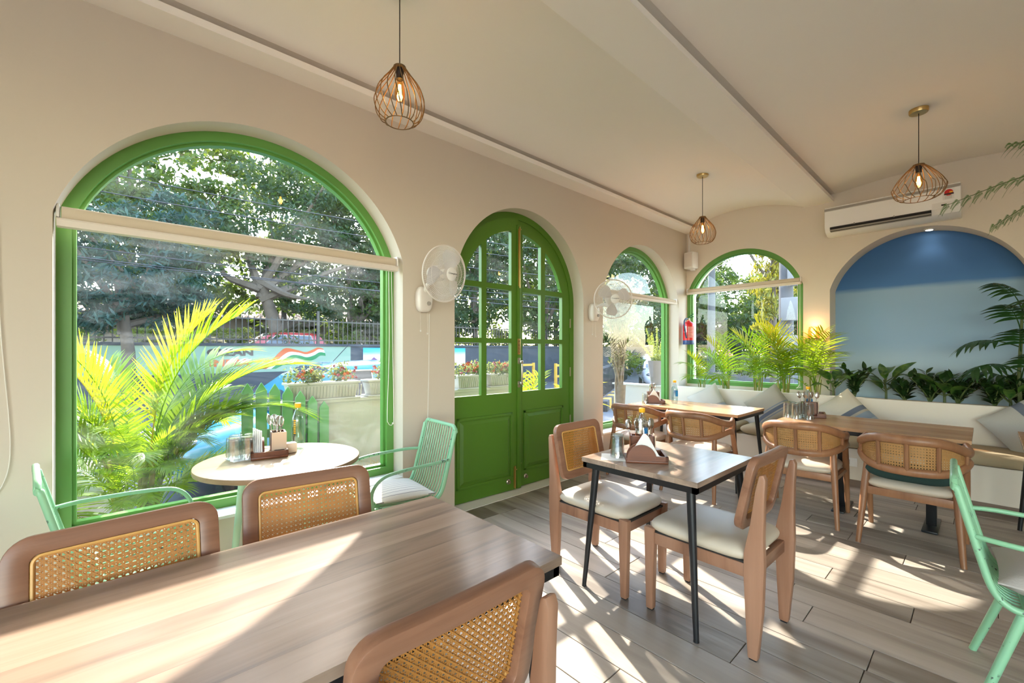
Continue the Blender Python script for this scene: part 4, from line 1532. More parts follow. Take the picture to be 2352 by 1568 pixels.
def napkin_flat(x, y, z, rz, label):
    b = MB()
    b.grid(lambda u, v: ((u - .5) * 0.15, (v - .5) * 0.15, 0.002 + 0.002 * math.sin(u * 5 + v * 4)), 6, 6)
    b.bx(-0.075, 0.075, -0.075, 0.075, 0.0, 0.0015)
    o = b.obj('paper_napkin', 'napkin', None)
    o.location = (x, y, z); o.rotation_euler = (0, 0, rz)
    tag(o, label, 'napkin')

ZR = 0.760
caddy(0.655, 2.82, ZR, R(-100), 'on the round table', 1)
b = MB(); b.box((0, 0, 0.03), (0.07, 0.05, 0.06)); 
o = b.obj('sugar_box', 'sugar', None, bevel=0.006); o.location = (0.762, 2.80, ZR + 0.0)
tag(o, 'small pale sachet box beside the caddy on the round table', 'box')
napkin_flat(0.53, 2.83, ZR, R(10), 'white paper napkin under the upturned tumblers on the round table')
for x, y in ((0.50, 2.875), (0.545, 2.79), (0.475, 2.80), (0.575, 2.87)):
    tumbler(x, y, ZR + 0.0045, 'upturned ribbed tumbler on the round table', 'tumblers on the round table')
bottle(0.825, 2.86, ZR, 'clear water bottle without a label on the round table', False, 0.285, 0, True)

ZC = 0.750
caddy(2.21, 1.30, ZC, R(-52), 'on the small square table', 2)
napkin_flat(2.125, 1.445, ZC, R(35), 'white paper napkin under a tumbler on the small square table')
tumbler(2.135, 1.435, ZC + 0.0045, 'upturned ribbed tumbler left of the caddy on the small square table', 'tumblers on the small square table')
tumbler(2.19, 1.465, ZC + 0.002, 'upturned ribbed tumbler half hidden behind the caddy on the small square table', 'tumblers on the small square table')
bottle(2.355, 1.405, ZC, 'blue-labelled water bottle behind the caddy on the small square table', True, 0.27, R(20))

caddy(4.66, 2.62, ZC, R(-55), 'on the table under the end window', 3)
tumbler(4.53, 2.66, ZC, 'upturned tumbler beside the caddy under the end window', 'tumblers under the end window')
napkin_flat(4.55, 2.56, ZC, R(12), 'white paper napkin on the table under the end window')
bottle(4.80, 2.44, ZC, 'blue-labelled water bottle on the table under the end window', True, 0.27, R(15))

caddy(4.80, 1.10, ZC, R(-75), 'on the table by the niche', 4, holder=False)
for i, (x, y) in enumerate(((4.59, 1.235), (4.62, 1.15), (4.675, 1.225), (4.70, 1.14), (4.54, 1.155), (4.60, 1.065))):
    tumbler(x, y, ZC, 'upturned tumbler in the cluster on the table by the niche', 'tumblers on the table by the niche')
bottle(4.92, 1.15, ZC, 'blue-labelled water bottle behind the tumblers by the niche', True, 0.27, R(10))

# ------------------------------------------------------------------ pendant lamps
def pendant(name, label, x, y, z_top, z_bot, rmax, z_can, ring=0.22, sag=0.56):
    t = thing(name, label, 'lamp', (x, y, z_bot), 0, 'wire cage pendant lamps')
    h = z_top - z_bot
    b = MB()
    n = 18
    prof = smooth_path([(ring * rmax, 0, h), (rmax * 0.48, 0, h * 0.83), (rmax * 0.80, 0, h * (sag + 0.08)), (rmax * 0.96, 0, h * (sag - 0.10)), (rmax, 0, h * 0.34), (rmax * 0.93, 0, h * 0.18), (rmax * 0.77, 0, h * 0.06), (rmax * 0.55, 0, 0.0)], 3)
    for i in range(n):
        a0 = 2 * PI * i / n
        m = len(prof) - 1
        b.tube([(p.x * math.cos(a0 + 0.55 * k / m), p.x * math.sin(a0 + 0.55 * k / m), p.z) for k, p in enumerate(prof)], 0.0027, 5)
    b.tube([(rmax * 0.55 * math.cos(2 * PI * k / 32), rmax * 0.55 * math.sin(2 * PI * k / 32), 0) for k in range(32)], 0.003, 5, closed=True)
    b.obj('wire_cage', 'bronze', t, kind='stuff', label='bronze wire cage')
    b = MB(); b.lathe([(0.004, h + 0.012), (0.012, h + 0.011), (ring * rmax + 0.004, h + 0.004), (ring * rmax + 0.004, h - 0.006), (0.004, h - 0.006)], 24)
    b.obj('cage_top', 'bronze', t)
    b = MB(); b.lathe([(0.004, h - 0.004), (0.021, h - 0.006), (0.021, h - 0.03), (0.019, h - 0.034), (0.019, h - 0.062), (0.004, h - 0.062)], 16)
    b.obj('lamp_holder', 'black', t)
    zb = h - 0.06
    b = MB(); b.lathe([(0.012, zb), (0.014, zb - 0.012), (0.024, zb - 0.05), (0.0275, zb - 0.078), (0.024, zb - 0.102), (0.012, zb - 0.118), (0.002, zb - 0.122)], 18, cap=False)
    bu = b.obj('bulb', 'amber', t, label='amber filament bulb')
    b = MB()
    for k in range(6):
        a = 2 * PI * k / 6
        b.tube([(0.006 * math.cos(a), 0.006 * math.sin(a), zb - 0.03), (0.011 * math.cos(a), 0.011 * math.sin(a), zb - 0.098)], 0.0016, 5)
    b.obj('filament', 'filament', bu, kind='stuff')
    b = MB(); b.tube([(0, 0, h + 0.008), (0, 0, z_can - z_bot)], 0.003, 6)
    b.obj('cord', 'black', t)
    b = MB(); b.lathe([(0.004, z_can - z_bot - 0.022), (0.056, z_can - z_bot - 0.020), (0.06, z_can - z_bot - 0.012), (0.06, z_can - z_bot + 0.02), (0.004, z_can - z_bot + 0.02)], 28)
    b.obj('ceiling_cap', 'brass', t)
    ld = bpy.data.lights.new('bulb_light', 'POINT')
    ld.energy = 0.7
    ld.color = (1.0, 0.62, 0.28)
    ld.shadow_soft_size = 0.02
    lo = bpy.data.objects.new('bulb_light', ld)
    C.objects.link(lo)
    lo.parent = t
    lo.location = (0, 0, zb - 0.07)
    return t
pendant('pendant_lamp', 'tear-drop wire cage pendant nearest the camera', 1.095, 2.07, 2.85, 2.562, 0.128, 3.275)
pendant('pendant_lamp', 'small tear-drop wire cage pendant in front of the end wall window', 4.70, 2.07, 2.815, 2.535, 0.132, 3.275)
pendant('pendant_lamp', 'wide squat wire cage pendant before the air conditioner', 4.68, 0.353, 2.832, 2.562, 0.163, 3.262, 0.2, 0.50)

# ------------------------------------------------------------------ wall fans
def wall_fan(label, c, box, head_rz, tilt, spin):
    """c: hub centre in the room; box: (x, z) of the wall box on the window wall"""
    t = thing('wall_fan', label, 'fan', (box[0], FY, box[1]), 0, 'white wall fans')
    b = MB(); b.ellip((0, -0.045, 0), (0.062, 0.045, 0.10), 20, 12, 0.45)
    wbx = b.obj('wall_box', 'fanplastic', t, angle=1.0)
    b = MB(); b.lathe([(0.004, 0), (0.017, 0), (0.015, 0.012), (0.004, 0.013)], 14, Matrix.Translation((0.018, -0.088, -0.035)) @ Matrix.Rotation(PI / 2, 4, 'X'))
    b.obj('speed_knob', 'grey', wbx)
    hc = Vector(c) - Vector(t.location)
    Rm = Matrix.Translation(hc) @ Matrix.Rotation(head_rz, 4, 'Z') @ Matrix.Rotation(tilt, 4, 'X')
    # head looks along local -y
    b = MB()
    p0 = Vector((0, -0.06, 0.05)); p1 = Rm @ Vector((0, 0.14, -0.06)); p2 = Rm @ Vector((0, 0.10, 0.0))
    b.tube(smooth_path([p0, (p0 + p1) / 2 + Vector((0, 0, 0.02)), p1, p2], 5), 0.017, 10)
    b.obj('support_arm', 'fanplastic', t)
    b = MB(); b.lathe([(0.004, -0.16), (0.045, -0.15), (0.058, -0.11), (0.055, -0.05), (0.03, -0.03), (0.004, -0.03)], 20, Rm @ Matrix.Rotation(PI / 2, 4, 'X'))
    b.obj('motor', 'fanplastic', t)
    Rg = 0.198
    b = MB()
    for k in range(90):
        a = 2 * PI * k / 90
        for s, dep in ((1, -0.075), (-1, 0.055)):
            pts = []
            for q in range(6):
                rr = 0.045 + (Rg - 0.045) * q / 5
                yy = dep * (1 - (rr / Rg) ** 3.0)
                aa = a + 0.35 * s * (rr / Rg)
                pts.append(Rm @ Vector((rr * math.cos(aa), yy, rr * math.sin(aa))))
            b.tube(pts, 0.0009, 3, cap=False)
    for rr in (0.10, 0.155):
        for dep in (-0.075, 0.055):
            b.tube([Rm @ Vector((rr * math.cos(2 * PI * k / 40), dep * (1 - (rr / Rg) ** 3.0), rr * math.sin(2 * PI * k / 40))) for k in range(40)], 0.0014, 4, closed=True)
    b.obj('guard_wires', 'fanplastic', t, kind='stuff')
    b = MB(); b.tube([Rm @ Vector((Rg * math.cos(2 * PI * k / 64), 0, Rg * math.sin(2 * PI * k / 64))) for k in range(64)], 0.006, 8, closed=True)
    b.obj('guard_rim', 'fanplastic', t)
    for k in range(3):
        a0 = spin + 2 * PI * k / 3
        b = MB()
        def bl(u, v):
            rr = 0.028 + u * 0.142
            wdt = (0.42 + 0.95 * math.sin(min(1, u * 1.05) * PI * 0.62)) * (1 - 0.25 * max(0, u - 0.8) / 0.2)
            aa = a0 + (v - 0.45) * wdt * (1.0 - 0.35 * u)
            return Rm @ Vector((rr * math.cos(aa), -0.012 + 0.045 * (v - 0.5), rr * math.sin(aa)))
        b.grid(bl, 10, 8)
        b.obj('blade', M['pane_fan'], t)
    b = MB(); b.lathe([(0.004, 0.02), (0.034, 0.018), (0.034, -0.02), (0.004, -0.022)], 20, Rm @ Matrix.Rotation(PI / 2, 4, 'X'))
    b.obj('hub', 'fanplastic', t)
    b = MB(); b.lathe([(0.003, 0.084), (0.040, 0.082), (0.047, 0.076), (0.047, 0.070), (0.003, 0.068)], 24, Rm @ Matrix.Rotation(PI / 2, 4, 'X'))
    b.obj('badge', 'plastic', t)
    tx = text('lettering', 'Crompton', 0.018, 'ink', (0, 0, 0), (0, 0, 0), t, 0.0004)
    tx.matrix_local = Rm @ Matrix.Translation((0, -0.0852, 0.004)) @ Matrix.Rotation(PI / 2, 4, 'X')
    for x, L in ((-0.03, 0.15), (0.03, 0.17)):
        b = MB(); b.tube([(x, -0.045, -0.09), (x + 0.002, -0.045, -0.09 - L)], 0.0013, 4)
        pc = b.obj('pull_cord', 'fanplastic', t)
        b = MB(); b.ellip((x + 0.002, -0.045, -0.095 - L), (0.006, 0.006, 0.009), 8, 6)
        b.obj('cord_bead', 'plastic', pc)
    return t
M['pane_fan'] = leafm('fan_blade_plastic', (0.60, 0.55, 0.52), (0.64, 0.59, 0.56), 0.3, 0.3, 3.0, tc=(0.6, 0.55, 0.52))
wall_fan('white wall fan left of the green door', (1.728, 2.60, 1.915), (1.76, 1.765), R(8), R(8), R(70))
wall_fan('white wall fan left of the far arched window', (3.80, 2.60, 1.90), (3.925, 1.79), R(-40), R(4), R(20))
# thin supply cable clipped down the wall below the fan
b = MB(); b.tube([(1.835, FY - 0.004, 1.66), (1.83, FY - 0.004, 1.2), (1.815, FY - 0.004, 0.6)], 0.003, 5)
tag(b.obj('fan_cable', 'plastic'), 'thin cream cable running down the wall left of the door', 'cable')

# ------------------------------------------------------------------ air conditioner, speaker, sconce, niche spot, extinguisher
t = thing('air_conditioner', 'white wall air conditioner above the blue niche', 'air conditioner', (BX, 0.70, 2.69))
b = MB()
prof = [(0, 0.0), (-0.12, 0.0), (-0.20, 0.03), (-0.235, 0.075), (-0.24, 0.12), (-0.24, 0.262), (-0.232, 0.268), (-0.232, 0.285), (-0.225, 0.31), (0, 0.315)]
b.prism([(p[0], p[1]) for p in prof], -0.543, 0.543, 1)
b.obj('casing', 'acwhite', t, bevel=0.006, angle=0.5)
b = MB(); b.bx(-0.2415, -0.236, -0.5435, 0.5435, 0.268, 0.292)
b.obj('grey_strip', 'grey', t)
# air outlet
b = MB(); b.box((-0.222, 0.075, 0.062), (0.05, 0.83, 0.046), rot=(0, R(-32), 0))
ot = b.obj('air_outlet', 'dark', t)
b = MB(); b.box((-0.232, 0.075, 0.036), (0.055, 0.83, 0.004), rot=(0, R(20), 0))
b.obj('louvre', 'grey', t)
for y in (-0.06, 0.27):
    b = MB(); b.box((-0.243, y, 0.062), (0.012, 0.01, 0.05), rot=(0, R(-32), 0)); b.obj('outlet_rib', 'grey', t)
b = MB(); b.bx(-0.2425, -0.240, -0.53, -0.345, 0.075, 0.135); b.obj('display_panel', 'plastic', t)
b = MB(); b.bx(-0.2435, -0.242, -0.44, -0.41, 0.10, 0.115); b.obj('display_window', 'dark', t)
b = MB(); b.bx(-0.2418, -0.2402, -0.50, -0.42, 0.155, 0.26); stk = b.obj('rating_sticker', 'plastic', t)
b = MB(); b.lathe([(0.001, 0), (0.031, 0), (0.031, 0.001), (0.001, 0.001)], 20, Matrix.Translation((-0.242, -0.462, 0.222)) @ Matrix.Rotation(-PI / 2, 4, 'Y')); b.obj('red_roundel', 'red', stk)
b = MB(); b.bx(-0.2440, -0.2425, -0.497, -0.43, 0.20, 0.214); b.obj('black_bar', 'ink', stk)
b = MB(); b.box((-0.244, -0.478, 0.224), (0.002, 0.022, 0.012)); b.obj('yellow_mark', 'yellow', stk)
b = MB()
for k in range(5):
    b.bx(-0.2426, -0.2415, -0.485, -0.435, 0.162 + k * 0.007, 0.164 + k * 0.007)
b.obj('print_line', 'grey', stk, kind='stuff')
b = MB()
for k in range(14):
    b.box((-0.1, -0.5 + k * 0.075, 0.318), (0.16, 0.012, 0.008))
b.obj('top_grille', 'grey', t, kind='stuff')

t = thing('wall_speaker', 'small white speaker high in the corner', 'speaker', (6.14, 2.872, 2.545), R(-12))
b = MB(); b.box((0, 0, 0.12), (0.13, 0.15, 0.235)); b.obj('cabinet', 'plastic', t, bevel=0.012)
b = MB(); b.box((-0.067, 0, 0.125), (0.004, 0.12, 0.19)); b.obj('grille', 'grey' if False else 'fanplastic', t)
b = MB(); b.box((0.04, 0.0, -0.008), (0.05, 0.05, 0.02)); b.obj('bracket', 'plastic', t)
b = MB(); b.bx(BX - 0.022, BX, 2.925, 2.950, 2.78, 3.09)
tag(b.obj('cable_duct', 'plastic', smooth=False), 'white cable duct in the corner above the speaker', 'duct')

t = thing('wall_sconce', 'peach glass sconce glowing on the end wall by the palms', 'lamp', (BX, 1.385, 1.50))
b = MB(); b.bx(-0.14, 0, -0.07, 0.07, 0, 0.016); b.obj('shelf', 'caddy', t, bevel=0.003)
b = MB(); b.lathe([(0.05, 0.018), (0.058, 0.03), (0.058, 0.09), (0.05, 0.13), (0.047, 0.15)], 20, Matrix.Translation((-0.075, 0, 0)), cap=False); b.obj('glass_shade', 'peach', t)
b = MB(); b.ellip((-0.075, 0, 0.07), (0.018, 0.018, 0.026), 12, 8); b.obj('bulb', 'glow', t)
ld = bpy.data.lights.new('sconce_light', 'POINT'); ld.energy = 1.2; ld.color = (1.0, 0.5, 0.22); ld.shadow_soft_size = 0.03
lo = bpy.data.objects.new('sconce_light', ld); C.objects.link(lo); lo.parent = t; lo.location = (-0.075, 0, 0.11)

t = thing('niche_spotlight', 'small lit downlight at the crown of the niche arch', 'lamp', (BX + 0.16, 0.40, AN.top(0.40) - 0.002))
b = MB(); b.lathe([(0.003, -0.012), (0.035, -0.012), (0.045, -0.004), (0.045, 0.002), (0.003, 0.002)], 20); b.obj('bezel', 'plastic', t)
b = MB(); b.lathe([(0.002, -0.0145), (0.028, -0.0145), (0.028, -0.012), (0.002, -0.012)], 18); b.obj('lens', 'spotglow', t)
ld = bpy.data.lights.new('spot_light', 'SPOT'); ld.energy = 0.8; ld.color = (1.0, 0.80, 0.62); ld.spot_size = R(110); ld.spot_blend = 0.8; ld.shadow_soft_size = 0.03
lo = bpy.data.objects.new('spot_light', ld); C.objects.link(lo); lo.parent = t; lo.location = (0, 0, -0.03)

t = thing('fire_extinguisher', 'red fire extinguisher with a navy base hung in the corner', 'extinguisher', (6.09, 2.885, 1.455))
b = MB(); b.lathe([(0.004, 0.0), (0.074, 0.004), (0.076, 0.02), (0.076, 0.27), (0.07, 0.30), (0.045, 0.322), (0.024, 0.33), (0.022, 0.345), (0.004, 0.345)], 28); b.obj('cylinder', 'red', t)
b = MB(); b.lathe([(0.0765, -0.002), (0.0772, 0.0), (0.0772, 0.055), (0.0765, 0.057)], 28); b.obj('base_band', 'navy', t)
b = MB()
n = 12
vs = []
for i in range(n + 1):
    a = -2.85 + 1.55 * i / n
    vs += [(0.0768 * math.cos(a), 0.0768 * math.sin(a), 0.09), (0.0768 * math.cos(a), 0.0768 * math.sin(a), 0.255)]
M['extlabel'] = stripes('extinguisher_print', (0.60, 0.02, 0.02), (0.72, 0.55, 0.48), 2, 62, 0.42, 0.5)
b.add(vs, [(2 * i, 2 * i + 2, 2 * i + 3, 2 * i + 1) for i in range(n)]); b.obj('print_panel', 'extlabel', t)
b = MB()
vs = []
for i in range(7):
    a = 2.75 + 0.5 * i / 6
    vs += [(0.0769 * math.cos(a), 0.0769 * math.sin(a), 0.17), (0.0769 * math.cos(a), 0.0769 * math.sin(a), 0.26)]
b.add(vs, [(2 * i, 2 * i + 2, 2 * i + 3, 2 * i + 1) for i in range(6)]); b.obj('inspection_label', 'napkin', t)
b = MB(); b.lathe([(0.004, 0.345), (0.018, 0.345), (0.016, 0.375), (0.004, 0.378)], 14); b.obj('valve', 'brass', t)
b = MB(); b.box((0.02, -0.02, 0.385), (0.09, 0.018, 0.01), rot=(0, R(-20), R(-40))); b.box((0.02, -0.02, 0.41), (0.10, 0.018, 0.008), rot=(0, R(-35), R(-40))); b.obj('lever', 'pgreen', t)
b = MB(); b.tube(smooth_path([(-0.01, 0.0, 0.36), (-0.075, 0.0, 0.365), (-0.13, 0.0, 0.32), (-0.14, -0.01, 0.24), (-0.115, -0.01, 0.15), (-0.085, -0.01, 0.09)], 6), 0.011, 8); b.obj('hose', 'rubber', t)

# ------------------------------------------------------------------ plants
def frond_mesh(name, mat, L=0.8, el=75, droop=70, n=22, ll=0.26, lw=0.020, start=0.28, vee=25, ang=48, seed=0, leafdroop=0.35, smat='arecas', twist=0.0):
    """one feather frond, growing from the origin and arching towards +x"""
    rr = random.Random(seed)
    K = 18
    pts, p, e = [], Vector((0, 0, 0)), R(el)
    tng = []
    for i in range(K + 1):
        pts.append(p.copy())
        d = Vector((math.cos(e), 0, math.sin(e)))
        tng.append(d)
        p = p + d * (L / K)
        e -= R(droop) / K * (0.4 + 1.2 * i / K)
    b = MB()
    b.tube(pts[::2], [0.006 * (1 - 0.75 * i / (K / 2)) for i in range(len(pts[::2]))], 5)
    for i in range(n):
        t = start + (1 - start) * (i + 0.5) / n
        k = t * K
        i0 = min(int(k), K - 1)
        c = pts[i0].lerp(pts[i0 + 1], k - i0)
        T = tng[i0]
        up = Vector((0, 1, 0)).cross(T) * -1
        up = T.cross(Vector((0, 1, 0)))
        q = (t - start) / (1 - start)
        length = ll * (0.55 + 1.0 * math.sin(PI * (0.15 + 0.80 * q)) ** 1.0 * 0.62) * rr.uniform(0.9, 1.08)
        aa = R(ang * (1.15 - 0.55 * q) + rr.uniform(-5, 5))
        for s in (-1, 1):
            side = Vector((0, s, 0))
            d = (T * math.cos(aa) + (side * math.cos(R(vee)) + up * math.sin(R(vee))) * math.sin(aa)).normalized()
            wv = T.cross(d).cross(d)
            wv = (T - d * T.dot(d)).normalized()
            vs = []
            m = 4
            pos = c.copy()
            dd = d.copy()
            for j in range(m + 1):
                f = j / m
                w = lw * (0.55 + 0.9 * f * 2.2 if f < 0.25 else 1.0 * (1 - ((f - 0.25) / 0.75) ** 1.7) + 0.04) * 0.5
                vs += [pos + wv * w, pos - wv * w]
                dd = (dd + Vector((0, 0, -leafdroop / m))).normalized()
                pos = pos + dd * (length / m)
            b.add(vs, [(2 * j, 2 * j + 1, 2 * j + 3, 2 * j + 2) for j in range(m)])
    me = b.mesh(name, mat)
    return me

def place_fronds(parent, meshes, n, seed, base_r, z0, z1, smin, smax, az=(0, 2 * PI), tiltv=0.15, name='frond'):
    rr = random.Random(seed)
    for i in range(n):
        a = az[0] + (az[1] - az[0]) * ((i * 0.618) % 1.0) + rr.uniform(-0.25, 0.25)
        me = meshes[rr.randrange(len(meshes))]
        o = link(name, me, parent)
        ca = rr.uniform(0, 2 * PI)
        o.location = (base_r * math.cos(ca) * rr.random(), base_r * math.sin(ca) * rr.random(), rr.uniform(z0, z1))
        o.rotation_euler = (rr.uniform(-tiltv, tiltv), rr.uniform(-tiltv, tiltv), a)
        k = rr.uniform(smin, smax)
        o.scale = (k, k, k)

ar = [frond_mesh('areca_frond_%d' % i, 'areca', L=l, el=e, droop=d, n=14, ll=0.25, lw=0.019, seed=i, vee=v, leafdroop=0.55, ang=56) for i, (l, e, d, v) in enumerate(((0.84, 88, 58, 30), (0.84, 82, 78, 22), (0.74, 72, 95, 14), (0.62, 62, 105, 15)))]
ary = [frond_mesh('areca_frond_y%d' % i, 'arecay', L=l, el=e, droop=d, n=15, ll=0.25, lw=0.021, seed=20 + i, vee=v, leafdroop=0.4, ang=54) for i, (l, e, d, v) in enumerate(((0.84, 90, 40, 36), (0.82, 84, 52, 30)))]

def areca(label, x, y, z, n, seed, s=1.0, yellow=1, group=None, stems=5, az=(R(98), R(262)), name='areca_palm', br=0.05, lo=0.7, hi=1.0, hl=0.16):
    t = thing(name, label, 'plant', (x, y, z), 0, group)
    rr = random.Random(seed)
    for k in range(stems):
        a = 2 * PI * k / stems + rr.uniform(-.4, .4)
        b = MB()
        q = br * s * rr.uniform(0.5, 1.1)
        b.tube([(q * math.cos(a), q * math.sin(a), -0.03), (q * 1.5 * math.cos(a), q * 1.5 * math.sin(a), hl * s * rr.uniform(0.9, 1.6))], [0.011 * s, 0.007 * s], 7)
        b.obj('cane_stem', 'arecas', t)
    place_fronds(t, ar, n, seed, br * s, 0.02 * s, hl * s, lo * s, hi * s, az)
    if yellow:
        place_fronds(t, ary, yellow, seed + 50, br * s * 0.6, 0.05 * s, hl * s, lo * s, hi * s, az)
    return t
GA = 'areca palms in the planter'
areca('slim areca palm at the left end of the planter by the extinguisher', 6.02, 2.66, 0.81, 6, 31, 0.72, 1, GA, 5, (R(150), R(275)))
areca('areca palm with a yellowing frond, second from the corner', 6.02, 2.33, 0.81, 6, 32, 0.92, 1, GA)
areca('bushy areca palm before the middle of the end window', 6.02, 1.95, 0.81, 7, 33, 0.96, 1, GA)
areca('tallest areca palm in the planter, with golden fronds', 6.02, 1.66, 0.81, 8, 34, 1.06, 2, GA, 7)
areca('areca palm below the wall sconce', 6.02, 1.34, 0.81, 8, 35, 0.96, 0, GA)

# broad leaf blade for other plants
def blade_mesh(name, mat, L, W, droop=0.5, fold=0.15, tip=1.6, nseg=8, stalk=0.0):
    b = MB()
    pos, e = Vector((0, 0, 0)), R(35)
    if stalk:
        b.tube([(-0.0, 0, 0), (stalk * 0.5, 0, 0.02 * 0)], 0.003, 5)
    vs = []
    dirx = e
    for j in range(nseg + 1):
        f = j / nseg
        w = W / 2 * (math.sin(PI * f ** 0.75) ** 0.8 if 0 < f < 1 else 0.04)
        vs += [(pos.x, w, pos.z + fold * w), (pos.x, 0, pos.z), (pos.x, -w, pos.z + fold * w)]
        pos = pos + Vector((math.cos(dirx), 0, math.sin(dirx))) * (L / nseg)
        dirx -= droop / nseg
    b.add(vs, [q for j in range(nseg) for q in ((3 * j, 3 * j + 1, 3 * j + 4, 3 * j + 3), (3 * j + 1, 3 * j + 2, 3 * j + 5, 3 * j + 4))])
    return b.mesh(name, mat)
zzl = blade_mesh('zz_leaf', 'zz', 0.085, 0.038, 0.5, 0.2)
dul = [blade_mesh('dumb_leaf_%d' % i, 'dumb', l, w, d, 0.25) for i, (l, w, d) in enumerate(((0.24, 0.10, 0.9), (0.20, 0.085, 1.4), (0.27, 0.095, 0.6)))]
bigl = [blade_mesh('parlour_leaf_%d' % i, 'palm_in', l, 0.04, 0.9, 0.2) for i, l in enumerate((0.16, 0.19))]

def zz_plant(label, x, y, z, stems, h, seed, lean=0.5):
    t = thing('zz_plant', label, 'plant', (x, y, z), 0, 'dark glossy zz plants in the niche planter')
    rr = random.Random(seed)
    for k in range(stems):
        a = 2 * PI * k / stems + rr.uniform(-.5, .5)
        hh = h * rr.uniform(0.65, 1.05)
        ln = rr.uniform(0.15, lean)
        P = [Vector((0.02 * math.cos(a), 0.02 * math.sin(a), -0.02))]
        for i in range(1, 9):
            f = i / 8
            P.append(Vector((math.cos(a) * ln * hh * f ** 1.6, math.sin(a) * ln * hh * f ** 1.6, hh * f * (1 - 0.12 * ln * f))))
        b = MB(); b.tube(P, [0.010 * (1 - 0.6 * i / 8) for i in range(9)], 6)
        st_ = b.obj('stalk', 'stem', t)
        for i in range(2, 9):
            for s in (-1, 1):
                o = link('leaf', zzl, st_)
                o.location = P[i]
                o.rotation_euler = (rr.uniform(-.4, .4), rr.uniform(-0.9, 0.0), a + s * rr.uniform(0.8, 1.3))
                k2 = rr.uniform(0.85, 1.35)
                o.scale = (k2, k2, k2)
    return t
zz_plant('dark zz plant with one tall frond at the left of the niche', 6.12, 0.99, 0.81, 7, 0.36, 1, 0.6)
zz_plant('dark zz plant in the middle of the niche', 6.13, 0.38, 0.81, 11, 0.32, 2, 0.9)
zz_plant('small zz plant left of the niche centre', 6.05, 0.56, 0.81, 6, 0.25, 3, 0.8)
zz_plant('wide zz plant right of the niche centre', 6.10, 0.18, 0.81, 10, 0.30, 4, 0.9)
zz_plant('low zz plant toward the right end of the niche', 6.08, -0.06, 0.81, 9, 0.27, 5, 0.9)
zz_plant('zz plant at the foot of the tall parlour palm', 6.16, -0.22, 0.81, 9, 0.30, 6, 0.8)
def broad_plant(name, label, x, y, z, n, h, seed, group, leaves=dul, s=1.0, el=(0.2, 1.0), smat='stem', stemr=0.012):
    t = thing(name, label, 'plant', (x, y, z), 0, group)
    rr = random.Random(seed)
    b = MB(); b.tube([(0, 0, -0.03), (0.01, 0.0, h * 0.5), (0.0, 0.015, h)], [stemr, stemr * 0.85, stemr * 0.7], 8)
    b.obj('trunk', smat, t)
    for i in range(n):
        a = i * 2.4 + rr.uniform(-.3, .3)
        f = rr.uniform(0.45, 1.0)
        q = rr.uniform(0.04, 0.09)
        p0, p1 = Vector((0, 0, h * f * 0.95)), Vector((q * math.cos(a), q * math.sin(a), h * f + rr.uniform(0.02, 0.08)))
        b = MB(); b.tube([p0, p1], 0.0045, 5)
        lf = b.obj('leaf_stalk', smat, t)
        o = link('leaf', leaves[i % len(leaves)], lf)
        o.location = p1
        o.rotation_euler = (rr.uniform(-.3, .3), -rr.uniform(*el) + 0.35, a)
        k = s * rr.uniform(0.8, 1.15)
        o.scale = (k, k, k)
    return t
GD = 'dumb cane plants in the planter'
broad_plant('dumb_cane', 'broad-leaved dumb cane left of the niche edge', 6.0, 1.16, 0.81, 10, 0.20, 7, GD)
broad_plant('dumb_cane', 'upright dumb cane on a bare stem in the niche', 6.13, 0.72, 0.81, 11, 0.24, 8, GD)
broad_plant('dumb_cane', 'variegated dumb cane in the middle of the niche', 6.06, 0.27, 0.81, 10, 0.22, 9, GD, s=1.1)
broad_plant('dumb_cane', 'drooping yellowed dumb cane at the right of the niche', 6.02, -0.16, 0.81, 9, 0.16, 10, GD)
# tall parlour palm by the right edge
t = thing('parlour_palm', 'tall dark parlour palm at the right end of the niche', 'plant', (6.03, -0.22, 0.81))
b = MB(); b.tube(smooth_path([(0, 0, -0.03), (0.01, 0.01, 0.3), (-0.01, 0.0, 0.65), (0.0, -0.01, 0.95)], 5), [0.017 - 0.0006 * i for i in range(16)], 8)
b.obj('trunk', 'stem', t)
pf = [frond_mesh('parlour_frond_%d' % i, 'palm_in', L=l, el=e, droop=d, n=7, ll=0.19, lw=0.036, seed=60 + i, vee=0, ang=66, start=0.35, leafdroop=0.8) for i, (l, e, d) in enumerate(((0.40, 50, 95), (0.34, 72, 60), (0.42, 28, 80)))]
rr = random.Random(61)
for i in range(11):
    o = link('frond', pf[i % 3], t)
    o.location = (0, 0, 0.22 + 0.73 * (i / 10))
    o.rotation_euler = (0, 0, R(90) + R(180) * ((i * 0.618) % 1.0))
    k = rr.uniform(0.85, 1.1)
    o.scale = (k, k, k)

